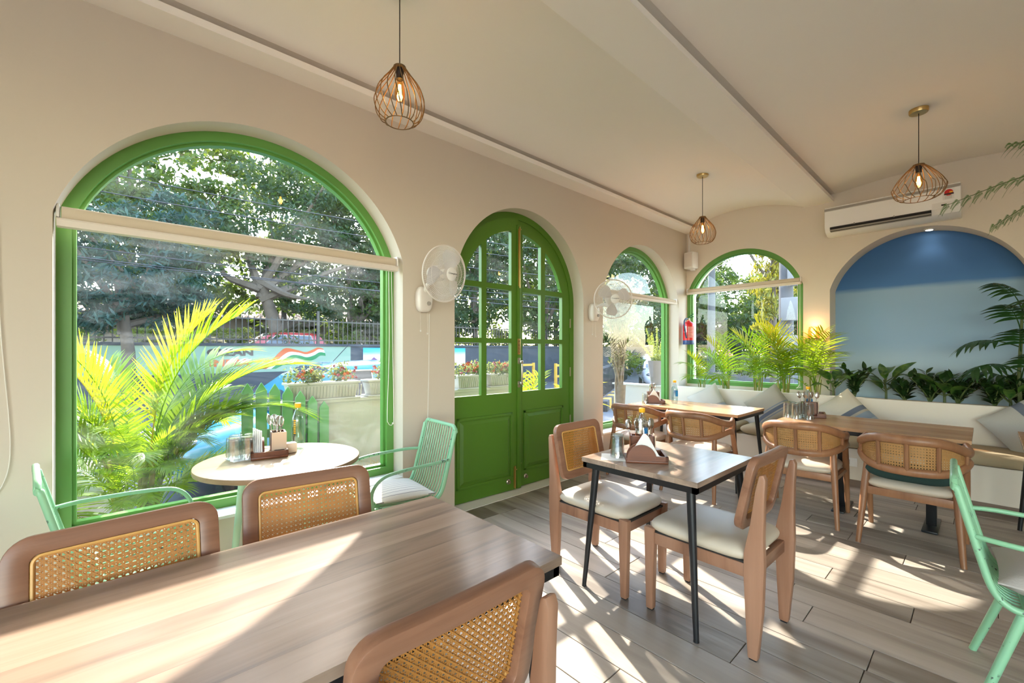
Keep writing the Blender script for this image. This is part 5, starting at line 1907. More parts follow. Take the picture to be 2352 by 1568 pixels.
# feathery indoor tree: trunk stands beyond the right edge, branches reach into view
t = thing('feather_tree', 'feathery-leaved branch reaching in from the right below the ceiling', 'plant', (4.05, -1.15, 0.0))
b = MB(); b.lathe([(0.10, 0.0), (0.15, 0.02), (0.19, 0.38), (0.20, 0.40), (0.17, 0.40), (0.16, 0.36), (0.01, 0.36)], 24); b.obj('pot', 'cement', t)
b = MB(); b.tube(smooth_path([(0, 0, 0.35), (0.02, 0.04, 1.0), (-0.02, 0.12, 1.7), (0.02, 0.28, 2.22)], 6), [0.026 - 0.0008 * i for i in range(19)], 8); b.obj('trunk', 'bark', t)
def pinna(b, p0, d, L, n, lw, seed, sidev):
    rr = random.Random(seed)
    pos, dd = p0.copy(), d.copy()
    for i in range(n):
        nxt = pos + dd * (L / n)
        f = i / n
        ll = lw * (1 - 0.55 * f) 
        for s in (-1, 1):
            q = (sidev * s * 0.95 + dd * 0.45).normalized()
            w = dd * (L / n * 0.40)
            tip = pos + q * ll + Vector((0, 0, -ll * 0.15))
            m = pos + q * ll * 0.5
            b.add([pos, m + w, tip, m - w], [(0, 1, 2, 3)])
        dd = (dd + Vector((0, 0, -0.035))).normalized()
        pos = nxt
    return pos
def feather_branch(path, seed, n=15, L=0.24):
    n = int(n * 1.15)
    path = smooth_path(path, 6)
    b = MB()
    b.tube(path, [0.006 * (1 - 0.8 * i / len(path)) for i in range(len(path))], 6)
    br = b.obj('branch', 'stem', t)
    rr = random.Random(seed)
    b = MB()
    m = len(path) - 1
    for i in range(n):
        f = 0.22 + 0.78 * (i + 0.5) / n
        k = min(int(f * m), m - 1)
        p = path[k].lerp(path[k + 1], f * m - k)
        T = (path[k + 1] - path[k]).normalized()
        S = T.cross(Vector((0, 0, 1))).normalized()
        for s in (-1, 1):
            d = (T * 0.55 + S * s * 0.85 + Vector((0, 0, rr.uniform(-0.55, -0.1)))).normalized()
            pinna(b, p, d, L * 0.72 * (1.1 - 0.6 * f) * rr.uniform(0.85, 1.1), 20, 0.024, seed * 10 + i, (d.cross(Vector((0, 0, 1))).normalized() * 0.55 + Vector((0, 0, 0.85))).normalized())
    b.obj('leaflets', 'feather', br, smooth=False, kind='stuff')
o0 = Vector((0.02, 0.28, 2.20))
feather_branch([o0, (-0.05, 0.62, 2.36), (-0.10, 0.95, 2.40), (-0.14, 1.33, 2.29)], 1, 17, 0.27)
feather_branch([o0, (0.10, 0.60, 2.50), (0.06, 0.85, 2.62), (0.02, 1.05, 2.64)], 2, 14, 0.24)
feather_branch([o0, (0.15, 0.62, 2.32), (0.12, 0.90, 2.30), (0.10, 1.12, 2.16)], 3, 14, 0.22)
feather_branch([o0, (0.0, 0.52, 2.55), (-0.12, 0.70, 2.78), (-0.2, 0.86, 2.84)], 4, 12, 0.22)

# ------------------------------------------------------------------ outside
GZ = -0.25
b = MB(); b.bx(-70, 90, FY + 0.27, 90, GZ - 0.2, GZ); b.bx(BX + 0.3, 90, -60, FY + 0.27, GZ - 0.2, GZ); b.bx(-70, BX + 0.3, -60, RY0 - 0.25, GZ - 0.2, GZ); b.bx(-70, RX0 - 0.25, RY0 - 0.25, FY + 0.27, GZ - 0.2, GZ)
struct(b.obj('road', 'road', smooth=False), 'grey asphalt street')
b = MB(); b.bx(-14, 12, -22, RY0 - 0.25, GZ, -0.05); b.bx(-14, RX0 - 0.25, RY0 - 0.25, FY, GZ, -0.05)  # unseen paving added as a reflector, sends sunlight up into the room
struct(b.obj('bounce_paving', 'bounce_stone', smooth=False), 'unseen pale paving added to bounce sunlight into the room')
b = MB(); b.bx(-5, 8.5, FY + 0.27, 4.7, GZ, -0.10)
struct(b.obj('pavement', 'paving', smooth=False), 'paved strip between the cafe and the street')
b = MB(); b.bx(1.05, 4.05, 4.24, 4.40, -0.10, 0.87); b.bx(1.03, 4.07, 4.22, 4.42, 0.87, 0.895)
struct(b.obj('low_wall', 'outwall', smooth=False), 'low cream wall outside the large window')
b = MB(); b.bx(6.98, 7.14, FY + 0.3, 4.75, -0.10, 0.73); b.bx(6.95, 7.17, FY + 0.3, 4.78, 0.73, 0.755)
struct(b.obj('low_wall', 'outwall', smooth=False), 'low cream side wall outside the far window')

def sprig_quads(rng, n, c, rad, size, aspect=0.4, up=0.3):
    """n random leaf blades in an ellipsoid"""
    d = rng.normal(size=(n, 3))
    d /= np.linalg.norm(d, axis=1)[:, None]
    r = rng.random(n) ** 0.45
    p = np.asarray(c) + d * r[:, None] * np.asarray(rad)
    a = rng.normal(size=(n, 3)); a[:, 2] += up
    a /= np.linalg.norm(a, axis=1)[:, None]
    t = rng.normal(size=(n, 3))
    w = np.cross(a, t)
    w /= np.linalg.norm(w, axis=1)[:, None] + 1e-9
    L = (size * (0.6 + 0.8 * rng.random(n)))[:, None]
    q = np.stack([p - a * L * 0.5, p + w * L * aspect * 0.5, p + a * L * 0.5, p - w * L * aspect * 0.5], axis=1)
    return q

# flower troughs on the low wall
GT = 'flower troughs on the low wall'
for i, (x0, x1, lb) in enumerate(((1.13, 1.80, 'ribbed cream trough of red and orange flowers behind the picket gate'), (1.88, 2.52, 'ribbed cream trough of flowers at the right side of the large window'),
                                  (2.98, 3.42, 'flower trough seen through the left door panes'), (3.48, 3.98, 'flower trough seen through the second column of door panes'))):
    t = thing('flower_trough', lb, 'planter', ((x0 + x1) / 2, 4.31, 0.895), 0, GT)
    L = x1 - x0
    b = MB(); b.box((0, 0, 0.008), (L, 0.20, 0.016)); b.obj('saucer', 'trough', t, bevel=0.004)
    b = MB()
    b.add([(-L / 2 + .04, -0.07, 0.016), (L / 2 - .04, -0.07, 0.016), (L / 2 - .04, 0.07, 0.016), (-L / 2 + .04, 0.07, 0.016), (-L / 2 + .015, -0.09, 0.15), (L / 2 - .015, -0.09, 0.15), (L / 2 - .015, 0.09, 0.15), (-L / 2 + .015, 0.09, 0.15)],
          [(3, 2, 1, 0), (4, 5, 6, 7), (0, 1, 5, 4), (1, 2, 6, 5), (2, 3, 7, 6), (3, 0, 4, 7)])
    b.bx(-L / 2, L / 2, -0.10, 0.10, 0.15, 0.172)
    tr = b.obj('trough_box', 'trough', t, bevel=0.004)
    b = MB()
    for k in range(int(L / 0.03)):
        b.box((-L / 2 + 0.05 + k * 0.03, -0.0835, 0.08), (0.008, 0.008, 0.11), rot=(R(8.5), 0, 0))
    b.obj('rib', 'trough', tr, kind='stuff')
    rng = np.random.default_rng(40 + i)
    q = np.concatenate([sprig_quads(rng, 120, ((rng.random() - .5) * L * 0.85, (rng.random() - .5) * 0.12 - 0.02, 0.20 + rng.random() * 0.06), (0.10, 0.09, 0.08 + rng.random() * 0.05), 0.035, 0.5) for k in range(int(L * 14))])
    link('foliage', quads_mesh('foliage', q, 'flowergreen'), t, kind='stuff')
    for nm, mt in (('blossom', 'petal_o'), ('blossom', 'petal_p')):
        q = np.concatenate([sprig_quads(rng, 10, ((rng.random() - .5) * L * 0.9, -0.06 - 0.06 * rng.random(), 0.20 + rng.random() * 0.13), (0.016, 0.016, 0.014), 0.022, 0.8) for k in range(14)])
        link(nm, quads_mesh(nm, q, mt), t, kind='stuff')

# picket gate
t = thing('picket_gate', 'green picket gate standing open against the low wall', 'gate', (1.0, 4.14, -0.10))
pk = MB(); pk.prism([(-0.042, 0), (0.042, 0), (0.042, 0.94), (0, 1.0), (-0.042, 0.94)], -0.011, 0.011, 1)
pkm = pk.mesh('picket', 'picket', bevel=0.003, seg=1)
for i in range(7):
    f = i / 6
    o = link('picket', pkm, t)
    o.location = (0.42 - 0.103 * i, 0, 0)
    o.scale = (1, 1, 1.0 + 0.20 * math.sin(f * PI * 0.55))
for z in (0.25, 0.72):
    b = MB(); b.bx(-0.24, 0.46, 0.011, 0.045, z, z + 0.07); b.obj('gate_rail', 'picket', t)

# big areca outside the large window
pl_big = [frond_mesh('palm_frond_%d' % i, m, L=l, el=e, droop=d, n=30, ll=0.36, lw=0.022, seed=80 + i, vee=v, leafdroop=dr_) for i, (m, l, e, d, v, dr_) in enumerate((
    ('areca', 1.35, 82, 60, 28, 0.3), ('areca', 1.25, 72, 80, 22, 0.45), ('areca', 1.1, 62, 95, 18, 0.55), ('arecay', 1.35, 84, 48, 32, 0.15)))]
t = thing('areca_palm', 'big areca palm outside the large window, fronds fanned against the glass', 'plant', (0.10, 3.95, -0.10))
rr = random.Random(8)
for k in range(8):
    a = 2 * PI * k / 8 + rr.uniform(-.3, .3)
    b = MB(); b.tube([(0.07 * math.cos(a), 0.07 * math.sin(a), 0), (0.12 * math.cos(a), 0.12 * math.sin(a), 0.5), (0.17 * math.cos(a), 0.17 * math.sin(a), 0.75)], [0.022, 0.017, 0.010], 8)
    b.obj('cane_stem', 'arecas', t)
spec = []
for i in range(46):
    spec.append((rr.uniform(0, 2 * PI), rr.choice((0, 1, 1, 2, 2)), rr.uniform(0.15, 0.72), rr.uniform(0.55, 0.92)))
spec += [(R(14), 3, 0.66, 0.86), (R(168), 3, 0.66, 0.80), (R(-12), 0, 0.66, 0.92), (R(196), 0, 0.62, 0.85), (R(28), 1, 0.6, 1.0), (R(-8), 1, 0.55, 1.05), (R(5), 2, 0.5, 1.1)]
for a, k, z, s in spec:
    sy = math.sin(a)
    if sy < -0.35:                      # held back by the glass
        s = min(s * 0.6, 0.42)
    o = link('frond', pl_big[k], t)
    o.location = (0.08 * math.cos(a), 0.08 * math.sin(a), z)
    o.rotation_euler = (rr.uniform(-.1, .1), rr.uniform(-.12, .12), a)
    o.scale = (s, s, s)
areca('smaller areca clump at the lower left of the large window', -0.55, 4.25, -0.10, 16, 91, 1.25, 0, None, 5, (0, 2 * PI))
areca('areca frond clump outside the door beside the flower troughs', 4.55, 4.75, -0.10, 16, 92, 1.35, 1, None, 5)
brl = [blade_mesh('brom_leaf', 'brom', 0.42, 0.06, 1.1, 0.4), blade_mesh('brom_leaf2', 'brom', 0.36, 0.07, 0.7, 0.4)]
svl = [blade_mesh('silver_leaf', 'silver', 0.26, 0.05, 0.9, 0.3)]
GR = 'bright foliage plants outside the door'
broad_plant('bromeliad', 'yellow-green bromeliad outside the right door leaf', 5.0, 4.20, 0.25, 22, 0.30, 15, GR, brl, 1.3, (0.0, 0.9))
broad_plant('bromeliad', 'orange-tipped bromeliad outside the right door leaf, lower', 5.25, 4.55, 0.05, 22, 0.55, 16, GR, brl, 1.3, (0.0, 0.9))
broad_plant('silver_bush', 'silvery leafed bush outside the door near the ground', 4.55, 4.15, 0.20, 26, 0.30, 17, GR, svl, 1.2, (0.0, 1.0))
rng = np.random.default_rng(7)
q = np.concatenate([sprig_quads(rng, 260, (1.35 + 0.5 * k / 5, 3.75 + 0.2 * rng.random(), 0.12), (0.16, 0.14, 0.20), 0.16, 0.05, 1.2) for k in range(6)])
o = link('dry_grass', quads_mesh('dry_grass', q, 'dry'), None)
tag(o, 'dry straw-coloured grass at the foot of the low wall', 'grass', kind='stuff')
b = MB(); b.bx(1.2, 2.0, 3.6, 4.1, -0.10, -0.02); struct(b.obj('ground_bed', 'soil', smooth=False), 'narrow soil bed under the low wall')
b = MB(); b.bx(4.4, 5.6, 3.95, 4.7, -0.1, 0.02); struct(b.obj('ground_bed', 'soil', smooth=False), 'soil bed outside the door')
bed = b

# cement pot with a foxtail fern, on the side wall
t = thing('potted_fern', 'pale foxtail fern in a tapered cement pot on the side wall', 'plant', (7.06, 3.93, 0.755))
b = MB(); b.lathe([(0.085, 0.0), (0.09, 0.0), (0.145, 0.40), (0.15, 0.43), (0.125, 0.43), (0.12, 0.40), (0.01, 0.39)], 24); b.obj('pot', 'cement', t)
rr = random.Random(5)
for k in range(13):
    a = 2 * PI * k / 13
    ln = rr.uniform(0.1, 0.75)
    hh = rr.uniform(0.32, 0.62)
    q = []
    rng = np.random.default_rng(100 + k)
    for i in range(12):
        f = i / 11
        q.append(sprig_quads(rng, 22, (math.cos(a) * (0.05 + ln * hh * f ** 1.3), math.sin(a) * (0.05 + ln * hh * f ** 1.3), 0.40 + hh * f), (0.035 * (1.1 - f * 0.8),) * 2 + (0.03,), 0.045, 0.2))
    link('fern_plume', quads_mesh('fern_plume', np.concatenate(q), 'fern'), t, kind='stuff')

# many-stemmed pale tree outside the far window
t = thing('pale_tree', 'many-stemmed pale-leaved tree close outside the far window', 'tree', (6.15, 4.08, -0.10))
b = MB(); b.tube([(0, 0, 0), (0.0, 0, 0.35), (0.02, 0, 0.9)], [0.10, 0.075, 0.09], 10); b.obj('trunk', 'barkpale', t)
rr = random.Random(12)
q = []
rng = np.random.default_rng(12)
for k in range(16):
    a = rr.uniform(0, 2 * PI)
    sp = rr.uniform(0.05, 0.40)
    pts = [(0.05 * math.cos(a), 0.05 * math.sin(a), 0.55)]
    for i in range(1, 6):
        f = i / 5
        pts.append((math.cos(a) * sp * f + rr.uniform(-.03, .03), math.sin(a) * sp * 0.8 * f + rr.uniform(-.03, .03), 0.55 + 1.9 * f))
    b = MB(); b.tube(smooth_path(pts, 3), [0.022 - 0.001 * i for i in range(16)], 6); b.obj('branch', 'barkpale', t)
    for i in range(4, 6):
        q.append(sprig_quads(rng, 60, pts[i], (0.26, 0.22, 0.22), 0.075, 0.55, -0.5))
    for i in range(2, 5):
        q.append(sprig_quads(rng, 12, pts[i], (0.10, 0.10, 0.18), 0.06, 0.5, -0.5))
link('crown', quads_mesh('crown', np.concatenate(q), 'treepale'), t, kind='stuff')

# cars
def car(name, label, paint, loc, rz, s=1.0):
    t = thing(name, label, 'car', loc, rz, 'parked cars')
    t.scale = (s, s, s)
    st_ = [(-1.84, 0.36, 0.58, 0.55), (-1.82, 0.26, 0.66, 0.66), (-1.72, 0.21, 0.72, 0.74), (-1.4, 0.20, 0.80, 0.78), (-0.95, 0.20, 0.90, 0.80), (-0.4, 0.20, 0.94, 0.80), (0.5, 0.20, 0.95, 0.80), (1.2, 0.20, 0.97, 0.80), (1.6, 0.22, 0.97, 0.77), (1.78, 0.27, 0.93, 0.72), (1.82, 0.36, 0.80, 0.66)]
    b = MB()
    n = 20
    vs, fs = [], []
    for (x, z0, z1, hw) in st_:
        for j in range(n):
            a = 2 * PI * j / n
            cy, cz = math.cos(a), math.sin(a)
            e = 0.5
            vs.append((x, hw * math.copysign(abs(cy) ** e, cy), (z0 + z1) / 2 + (z1 - z0) / 2 * math.copysign(abs(cz) ** 0.62, cz)))
    m = len(st_)
    for i in range(m - 1):
        for j in range(n):
            fs.append((i * n + j, i * n + (j + 1) % n, (i + 1) * n + (j + 1) % n, (i + 1) * n + j))
    fs += [tuple(range(n)), tuple((m - 1) * n + j for j in range(n - 1, -1, -1))]
    b.add(vs, fs)
    b.obj('body', paint, t, angle=0.8)
    # cabin: lofted, narrowing to the roof
    rows = [(-0.92, 0.86, 0.74, 1.68), (-0.72, 1.05, 0.70, 1.62), (-0.42, 1.28, 0.63, 1.48), (-0.12, 1.41, 0.57, 1.30), (0.06, 1.445, 0.53, 1.14)]
    b = MB()
    ring = []
    for (xf, z, hw, xr) in rows:
        ring.append([(xf, -hw, z), ((xf + xr) / 2, -hw - 0.015, z), (xr, -hw, z), (xr + 0.03, 0, z), (xr, hw, z), ((xf + xr) / 2, hw + 0.015, z), (xf, hw, z), (xf - 0.05, 0, z)])
    vs = [p for r_ in ring for p in r_]
    fs = []
    for i in range(len(ring) - 1):
        for j in range(8):
            fs.append((i * 8 + j, i * 8 + (j + 1) % 8, (i + 1) * 8 + (j + 1) % 8, (i + 1) * 8 + j))
    o = len(vs)
    vs.append((0.6, 0, 1.475))
    k = (len(ring) - 1) * 8
    fs += [(k + j, k + (j + 1) % 8, o) for j in range(8)]
    b.add(vs, fs)
    b.obj('roof', paint, t, angle=1.0)
    def side(xs, zs, s_, nm='side_window'):
        def hw(z):
            for (a, c) in zip(rows, rows[1:]):
                if a[1] <= z <= c[1]:
                    f = (z - a[1]) / (c[1] - a[1])
                    return a[2] + (c[2] - a[2]) * f + 0.024
            return 0.6
        b = MB()
        b.add([(x, s_ * hw(z), z) for x, z in zip(xs, zs)], [tuple(range(len(xs)))])
        w_ = b.obj(nm, 'carglass', t, smooth=False)
        b = MB(); b.tube([(x, s_ * (hw(z) + 0.002), z) for x, z in zip(xs, zs)], 0.012, 5, closed=True)
        b.obj('window_trim', 'plastic', w_)
    for s_ in (-1, 1):
        side((-0.50, 0.30, 0.30, -0.02), (0.98, 0.98, 1.35, 1.35), s_)
        side((0.38, 1.20, 1.12, 0.38), (0.98, 0.98, 1.34, 1.35), s_)
    b = MB(); b.add([(-0.90, -0.64, 0.90), (-0.955, 0, 0.90), (-0.90, 0.64, 0.90), (-0.20, 0.53, 1.385), (-0.25, 0, 1.395), (-0.20, -0.53, 1.385)], [(0, 1, 4, 5), (1, 2, 3, 4)])
    o = b.obj('windscreen', 'carglass', t); o.location = (-0.02, 0, 0.012)
    b = MB(); b.add([(1.66, -0.6, 0.95), (1.73, 0, 0.95), (1.66, 0.6, 0.95), (1.38, 0.5, 1.35), (1.43, 0, 1.36), (1.38, -0.5, 1.35)], [(0, 1, 4, 5), (1, 2, 3, 4)])
    o = b.obj('rear_window', 'carglass', t); o.location = (0.02, 0, 0.01)
    for x in (-1.18, 1.18):
        for s_ in (-1, 1):
            T = Matrix.Translation((x, s_ * 0.70, 0.29)) @ Matrix.Rotation(PI / 2, 4, 'X')
            b = MB(); b.lathe([(0.20, -0.085), (0.29, -0.08), (0.30, 0), (0.29, 0.08), (0.20, 0.085)], 24, T); w_ = b.obj('wheel', 'tyre', t)
            b = MB(); b.lathe([(0.01, -0.09), (0.19, -0.088), (0.20, -0.07), (0.20, 0.07), (0.19, 0.088), (0.01, 0.09)], 20, T); b.obj('hub_cap', 'chrome', w_)
    for s_ in (-1, 1):
        b = MB(); b.ellip((-1.72, s_ * 0.56, 0.63), (0.14, 0.13, 0.075), 16, 10); b.obj('headlamp', 'headlamp', t)
        b = MB(); b.ellip((-0.50, s_ * 0.86, 0.99), (0.06, 0.09, 0.06), 12, 8); b.obj('wing_mirror', paint, t)
    b = MB(); b.box((-1.80, 0, 0.36), (0.12, 0.9, 0.10)); b.obj('grille', 'dark', t, bevel=0.02)
    b = MB(); b.tube([(0.05, 0, 1.46), (0.30, 0, 1.72)], 0.005, 5); b.obj('aerial', 'black', t)
    return t
car('parked_car', 'teal hatchback parked beyond the picket gate', 'teal', (2.22, 6.25, GZ), R(4))
car('parked_car', 'white car half hidden behind the big areca palm', 'carwhite', (-1.78, 5.45, GZ), R(178), 1.0)
car('parked_car', 'dark red car behind the street fence', 'carred', (4.1, 17.2, 0.55), R(2))
car('parked_car', 'silver car far down the road in the end window', 'cargrey', (34, 11.8, GZ), R(20))
car('parked_car', 'white car on the road beyond the far window', 'carwhite', (17.5, 9.6, GZ), R(35))

# mural wall across the street, with iron railings on top
MY = 15.0
b = MB(); b.bx(-14, 6.05, MY, MY + 0.3, GZ, 1.50)
mw = struct(b.obj('mural_wall', 'mural', smooth=False), 'mint green mural wall across the street')
b = MB(); b.bx(6.05, 30, MY, MY + 0.3, GZ, 1.50); b.obj('dark_panel', 'muraldark', mw, smooth=False)
b = MB(); b.bx(-14, 30, MY - 0.04, MY + 0.34, 1.50, 1.58); b.obj('coping', 'muraldark', mw, smooth=False)
b = MB(); b.bx(-14, 6.0, MY - 0.012, MY, GZ, 0.70); b.obj('lower_band', 'muraldark', mw, smooth=False)
b = MB(); b.bx(6.5, 11.0, MY - 0.01, MY, 0.72, 1.46); b.obj('seascape', 'muralblue', mw, smooth=False)
for x, w, h in ((6.9, 0.9, 0.38), (7.8, 0.7, 0.30), (8.6, 0.9, 0.42), (9.6, 0.8, 0.33)):
    b = MB(); b.prism([(x - w / 2, 0.74), (x + w / 2, 0.74), (x + w * 0.22, 0.74 + h * 0.62), (x, 0.74 + h), (x - w * 0.2, 0.74 + h * 0.6)], MY - 0.016, MY - 0.008, 1); b.obj('painted_tent', 'muralpurple', mw, smooth=False)
text('lettering', 'CLEAN', 0.265, 'ink', (3.07, MY - 0.008, 1.295), (PI / 2, 0, 0), mw, 0.004, 'RIGHT', sx=1.4, bold=0.012)
text('lettering', 'INDIA', 0.265, 'saffron', (2.96, MY - 0.008, 0.985), (PI / 2, 0, 0), mw, 0.004, 'RIGHT', sx=1.4, bold=0.012)
# tricolour ribbon: four painted edge lines, three bands between them
rib = [smooth_path([(x, 0, z) for x, z in L], 5) for L in (
    [(3.27, 0.80), (3.55, 1.04), (3.78, 1.30), (3.98, 1.44), (4.32, 1.37), (4.57, 1.31), (4.78, 1.39), (4.94, 1.46), (5.10, 1.43)],
    [(3.41, 0.79), (3.64, 0.96), (3.88, 1.20), (4.08, 1.315), (4.36, 1.29), (4.57, 1.235), (4.80, 1.30), (4.97, 1.40), (5.14, 1.38)],
    [(3.55, 0.79), (3.76, 0.96), (3.97, 1.12), (4.16, 1.215), (4.38, 1.20), (4.60, 1.14), (4.82, 1.20), (5.00, 1.30), (5.18, 1.28)],
    [(3.68, 0.79), (3.88, 0.90), (4.08, 1.04), (4.25, 1.13), (4.44, 1.08), (4.66, 1.02), (4.86, 1.08), (5.02, 1.19), (5.20, 1.18)])]
for k, mt in enumerate(('saffron', 'pwhite', 'pgreen')):
    b = MB()
    U, D = rib[k], rib[k + 1]
    n = len(U)
    vs = [(p.x, MY - 0.007, p.z) for p in U] + [(p.x, MY - 0.007, p.z) for p in D] + [(p.x, MY, p.z) for p in U] + [(p.x, MY, p.z) for p in D]
    fs = []
    for i in range(n - 1):
        fs += [(i, i + 1, n + i + 1, n + i), (i, 2 * n + i, 2 * n + i + 1, i + 1), (n + i, n + i + 1, 3 * n + i + 1, 3 * n + i)]
    b.add(vs, fs)
    b.obj('ribbon_band', mt, mw, smooth=False)

t = thing('iron_fence', 'black iron railings on top of the mural wall', 'fence', (8, MY + 0.15, 1.58))
b = MB()
for i in range(270):
    b.box((-22 + i * 0.16, 0, 0.42), (0.025, 0.025, 0.84))
b.obj('bars', 'black', t, smooth=False, kind='stuff')
for z in (0.10, 0.74):
    b = MB(); b.bx(-22, 22, -0.02, 0.02, z, z + 0.04); b.obj('fence_rail', 'black', t, smooth=False)
for i in range(12):
    b = MB(); b.box((-21 + i * 3.6, 0, 0.55), (0.08, 0.08, 1.1)); b.obj('post', 'black', t, smooth=False)
# yellow street barriers
GY = 'yellow street barriers'
for i, (x, y, rz, lb) in enumerate(((9.4, 10.2, 0.0, 'yellow street barrier seen through the left door panes'), (11.2, 9.3, 0.1, 'yellow street barrier seen through the right door panes'), (5.6, 13.2, 0, 'yellow street barrier in front of the dark mural'))):
    t = thing('street_barrier', lb, 'barrier', (x, y, GZ), rz, GY)
    for z in (0.35, 0.75, 1.10):
        b = MB(); b.bx(-0.9, 0.9, -0.02, 0.02, z, z + 0.07); b.obj('barrier_rail', 'barrier', t)
    for k in (-0.9, 0.9):
        b = MB(); b.box((k, 0, 0.6), (0.07, 0.07, 1.2)); b.obj('post', 'barrier', t)
    b = MB()
    for k in range(12):
        b.box((-0.8 + k * 0.145, 0, 0.58), (0.03, 0.02, 0.44))
    b.obj('bars', 'trousers', t, smooth=False, kind='stuff')
# far house with a tiled roof behind the railings
t = thing('far_house', 'low tile-roofed building glimpsed behind the trees', 'building', (5.5, 27, GZ))
b = MB(); b.bx(-9, 9, 0, 5, 0, 3.4); b.obj('walls', 'farwall', t, smooth=False)
b = MB(); b.prism([(-0.7, 3.3), (5.7, 3.3), (2.5, 4.6)], -9.6, 9.6, 0); b.obj('roof', 'rooftile', t, smooth=False)
for k in range(6):
    b = MB(); b.bx(-7.5 + k * 2.8, -6.4 + k * 2.8, -0.03, 0.02, 1.0, 2.3); b.obj('window', 'carglass', t, smooth=False)

# trees
def tree(label, x, y, trunk_h, blobs, n, mat, seed, size=0.2, aspect=0.42, bark='bark', r0=0.22, lean=(0, 0), up=-0.2, branches=7, group='street trees'):
    t = thing('tree', label, 'tree', (x, y, GZ), 0, group)
    rr = random.Random(seed)
    rng = np.random.default_rng(seed)
    top = Vector((lean[0], lean[1], trunk_h))
    b = MB(); b.tube(smooth_path([(0, 0, 0), (lean[0] * 0.3 + 0.1, lean[1] * 0.3, trunk_h * 0.5), tuple(top)], 5), [r0 * (1 - 0.05 * i) for i in range(11)], 9); b.obj('trunk', bark, t)
    for k in range(branches):
        bl_ = blobs[k % len(blobs)]
        e = Vector(bl_[:3]) + Vector((rr.uniform(-.5, .5) * bl_[3], rr.uniform(-.5, .5) * bl_[3], rr.uniform(-.3, .5) * bl_[4]))
        mid = (top + e) / 2 + Vector((rr.uniform(-.4, .4), rr.uniform(-.4, .4), -0.2))
        b = MB(); b.tube(smooth_path([tuple(top - Vector((0, 0, rr.uniform(0, .8)))), tuple(mid), tuple(e)], 5), [r0 * 0.5 * (1 - 0.08 * i) for i in range(11)], 6); b.obj('branch', bark, t)
    vol = np.array([bl_[3] ** 2 * bl_[4] for bl_ in blobs]) ** 0.8
    vol = vol / vol.sum()
    q = []
    for bl_, f in zip(blobs, vol):
        m = int(n * f)
        # leaf sprays gathered into clumps, with gaps between
        nc = max(6, m // 42)
        d = rng.normal(size=(nc, 3)); d /= np.linalg.norm(d, axis=1)[:, None]
        cen = np.array(bl_[:3]) + d * (rng.random(nc) ** 0.33)[:, None] * np.array([bl_[3], bl_[3], bl_[4]])
        cr = 0.15 * (bl_[3] + bl_[4])
        for c in cen:
            q.append(sprig_quads(rng, 42, c, (cr, cr, cr * 0.55), size, aspect, up))
    link('crown', quads_mesh('crown', np.concatenate(q), mat), t, kind='stuff')
    return t
tree('great dark tree with a forked trunk behind the mural wall', 4.6, 18.0, 4.2, [(0, 0, 6.3, 2.6, 1.7), (-2.2, -.4, 5.0, 1.7, 1.3), (2.4, 0.3, 5.2, 1.8, 1.4), (0.2, -0.8, 7.9, 1.9, 1.2), (3.6, 0.5, 7.0, 1.6, 1.3), (1.2, -0.8, 3.6, 1.6, 0.9)], 15000, 'tree1', 1, 0.19, 0.4, r0=0.34, lean=(-0.7, 0))
tree('feathery blue-green tree at the left of the large window', 0.1, 13.2, 2.6, [(0, 0, 3.6, 1.7, 1.1), (-1.6, 0, 4.6, 1.5, 0.9), (1.0, 0.2, 2.7, 1.2, 0.6), (-0.8, -0.3, 2.6, 1.3, 0.6), (0.9, 0, 4.6, 1.1, 0.7)], 12000, 'tree3', 2, 0.20, 0.22, r0=0.18, up=-0.5)
tree('leafy tree left of the great tree', 1.2, 19.5, 4.0, [(0, 0, 5.2, 2.2, 1.6), (-1.0, 0, 6.8, 1.6, 1.2), (1.2, 0, 7.6, 1.5, 1.1), (0.5, 0, 3.4, 1.8, 0.8)], 10000, 'tree2', 3, 0.2)
tree('yellow-green tree low behind the railings, right of the great tree', 7.6, 18.5, 2.8, [(0, 0, 3.5, 1.8, 1.3), (1.4, 0, 5.6, 1.9, 1.3), (-0.6, 0.2, 7.4, 1.7, 1.3), (1.8, 0, 7.6, 1.6, 1.0), (0.6, 0, 9.8, 2.0, 1.3)], 14000, 'tree2', 4, 0.19)
tree('tall tree at the right of the large window', 10.0, 18.5, 4.0, [(0, 0, 5.4, 2.1, 1.6), (0.9, 0, 7.6, 1.9, 1.3), (-0.8, 0, 3.2, 1.6, 0.9), (0.0, 0, 9.9, 2.2, 1.3)], 13000, 'tree1', 5, 0.2)
tree('dark tree filling the left door panes', 13.0, 17.0, 3.4, [(0, 0, 4.4, 2.2, 1.6), (0.8, 0, 6.6, 2.2, 1.5), (-1.2, 0, 2.9, 1.5, 0.8), (-0.4, 0, 8.3, 1.6, 1.0), (1.4, 0, 9.4, 2.0, 1.1)], 13000, 'tree1', 6, 0.2)
tree('tree filling the right door panes', 17.0, 16.0, 3.2, [(0, 0, 4.2, 2.4, 1.7), (1.2, 0, 6.8, 2.3, 1.6), (-1.2, 0, 7.8, 1.7, 1.2)], 10000, 'tree2', 7, 0.22)
tree('dark green tree behind the far window', 19.5, 13.0, 2.6, [(0, 0, 3.6, 2.6, 1.7), (1.8, 0, 6.2, 2.4, 1.5), (-1.6, 0, 6.6, 1.9, 1.2)], 10000, 'tree1', 8, 0.22)
tree('leafy tree at the left of the end window', 26.5, 12.8, 3.0, [(0, 0, 4.2, 2.9, 1.9), (2.2, 0, 6.4, 2.2, 1.4), (1, -2.6, 3.4, 2.2, 1.3)], 10000, 'tree2', 9, 0.26)
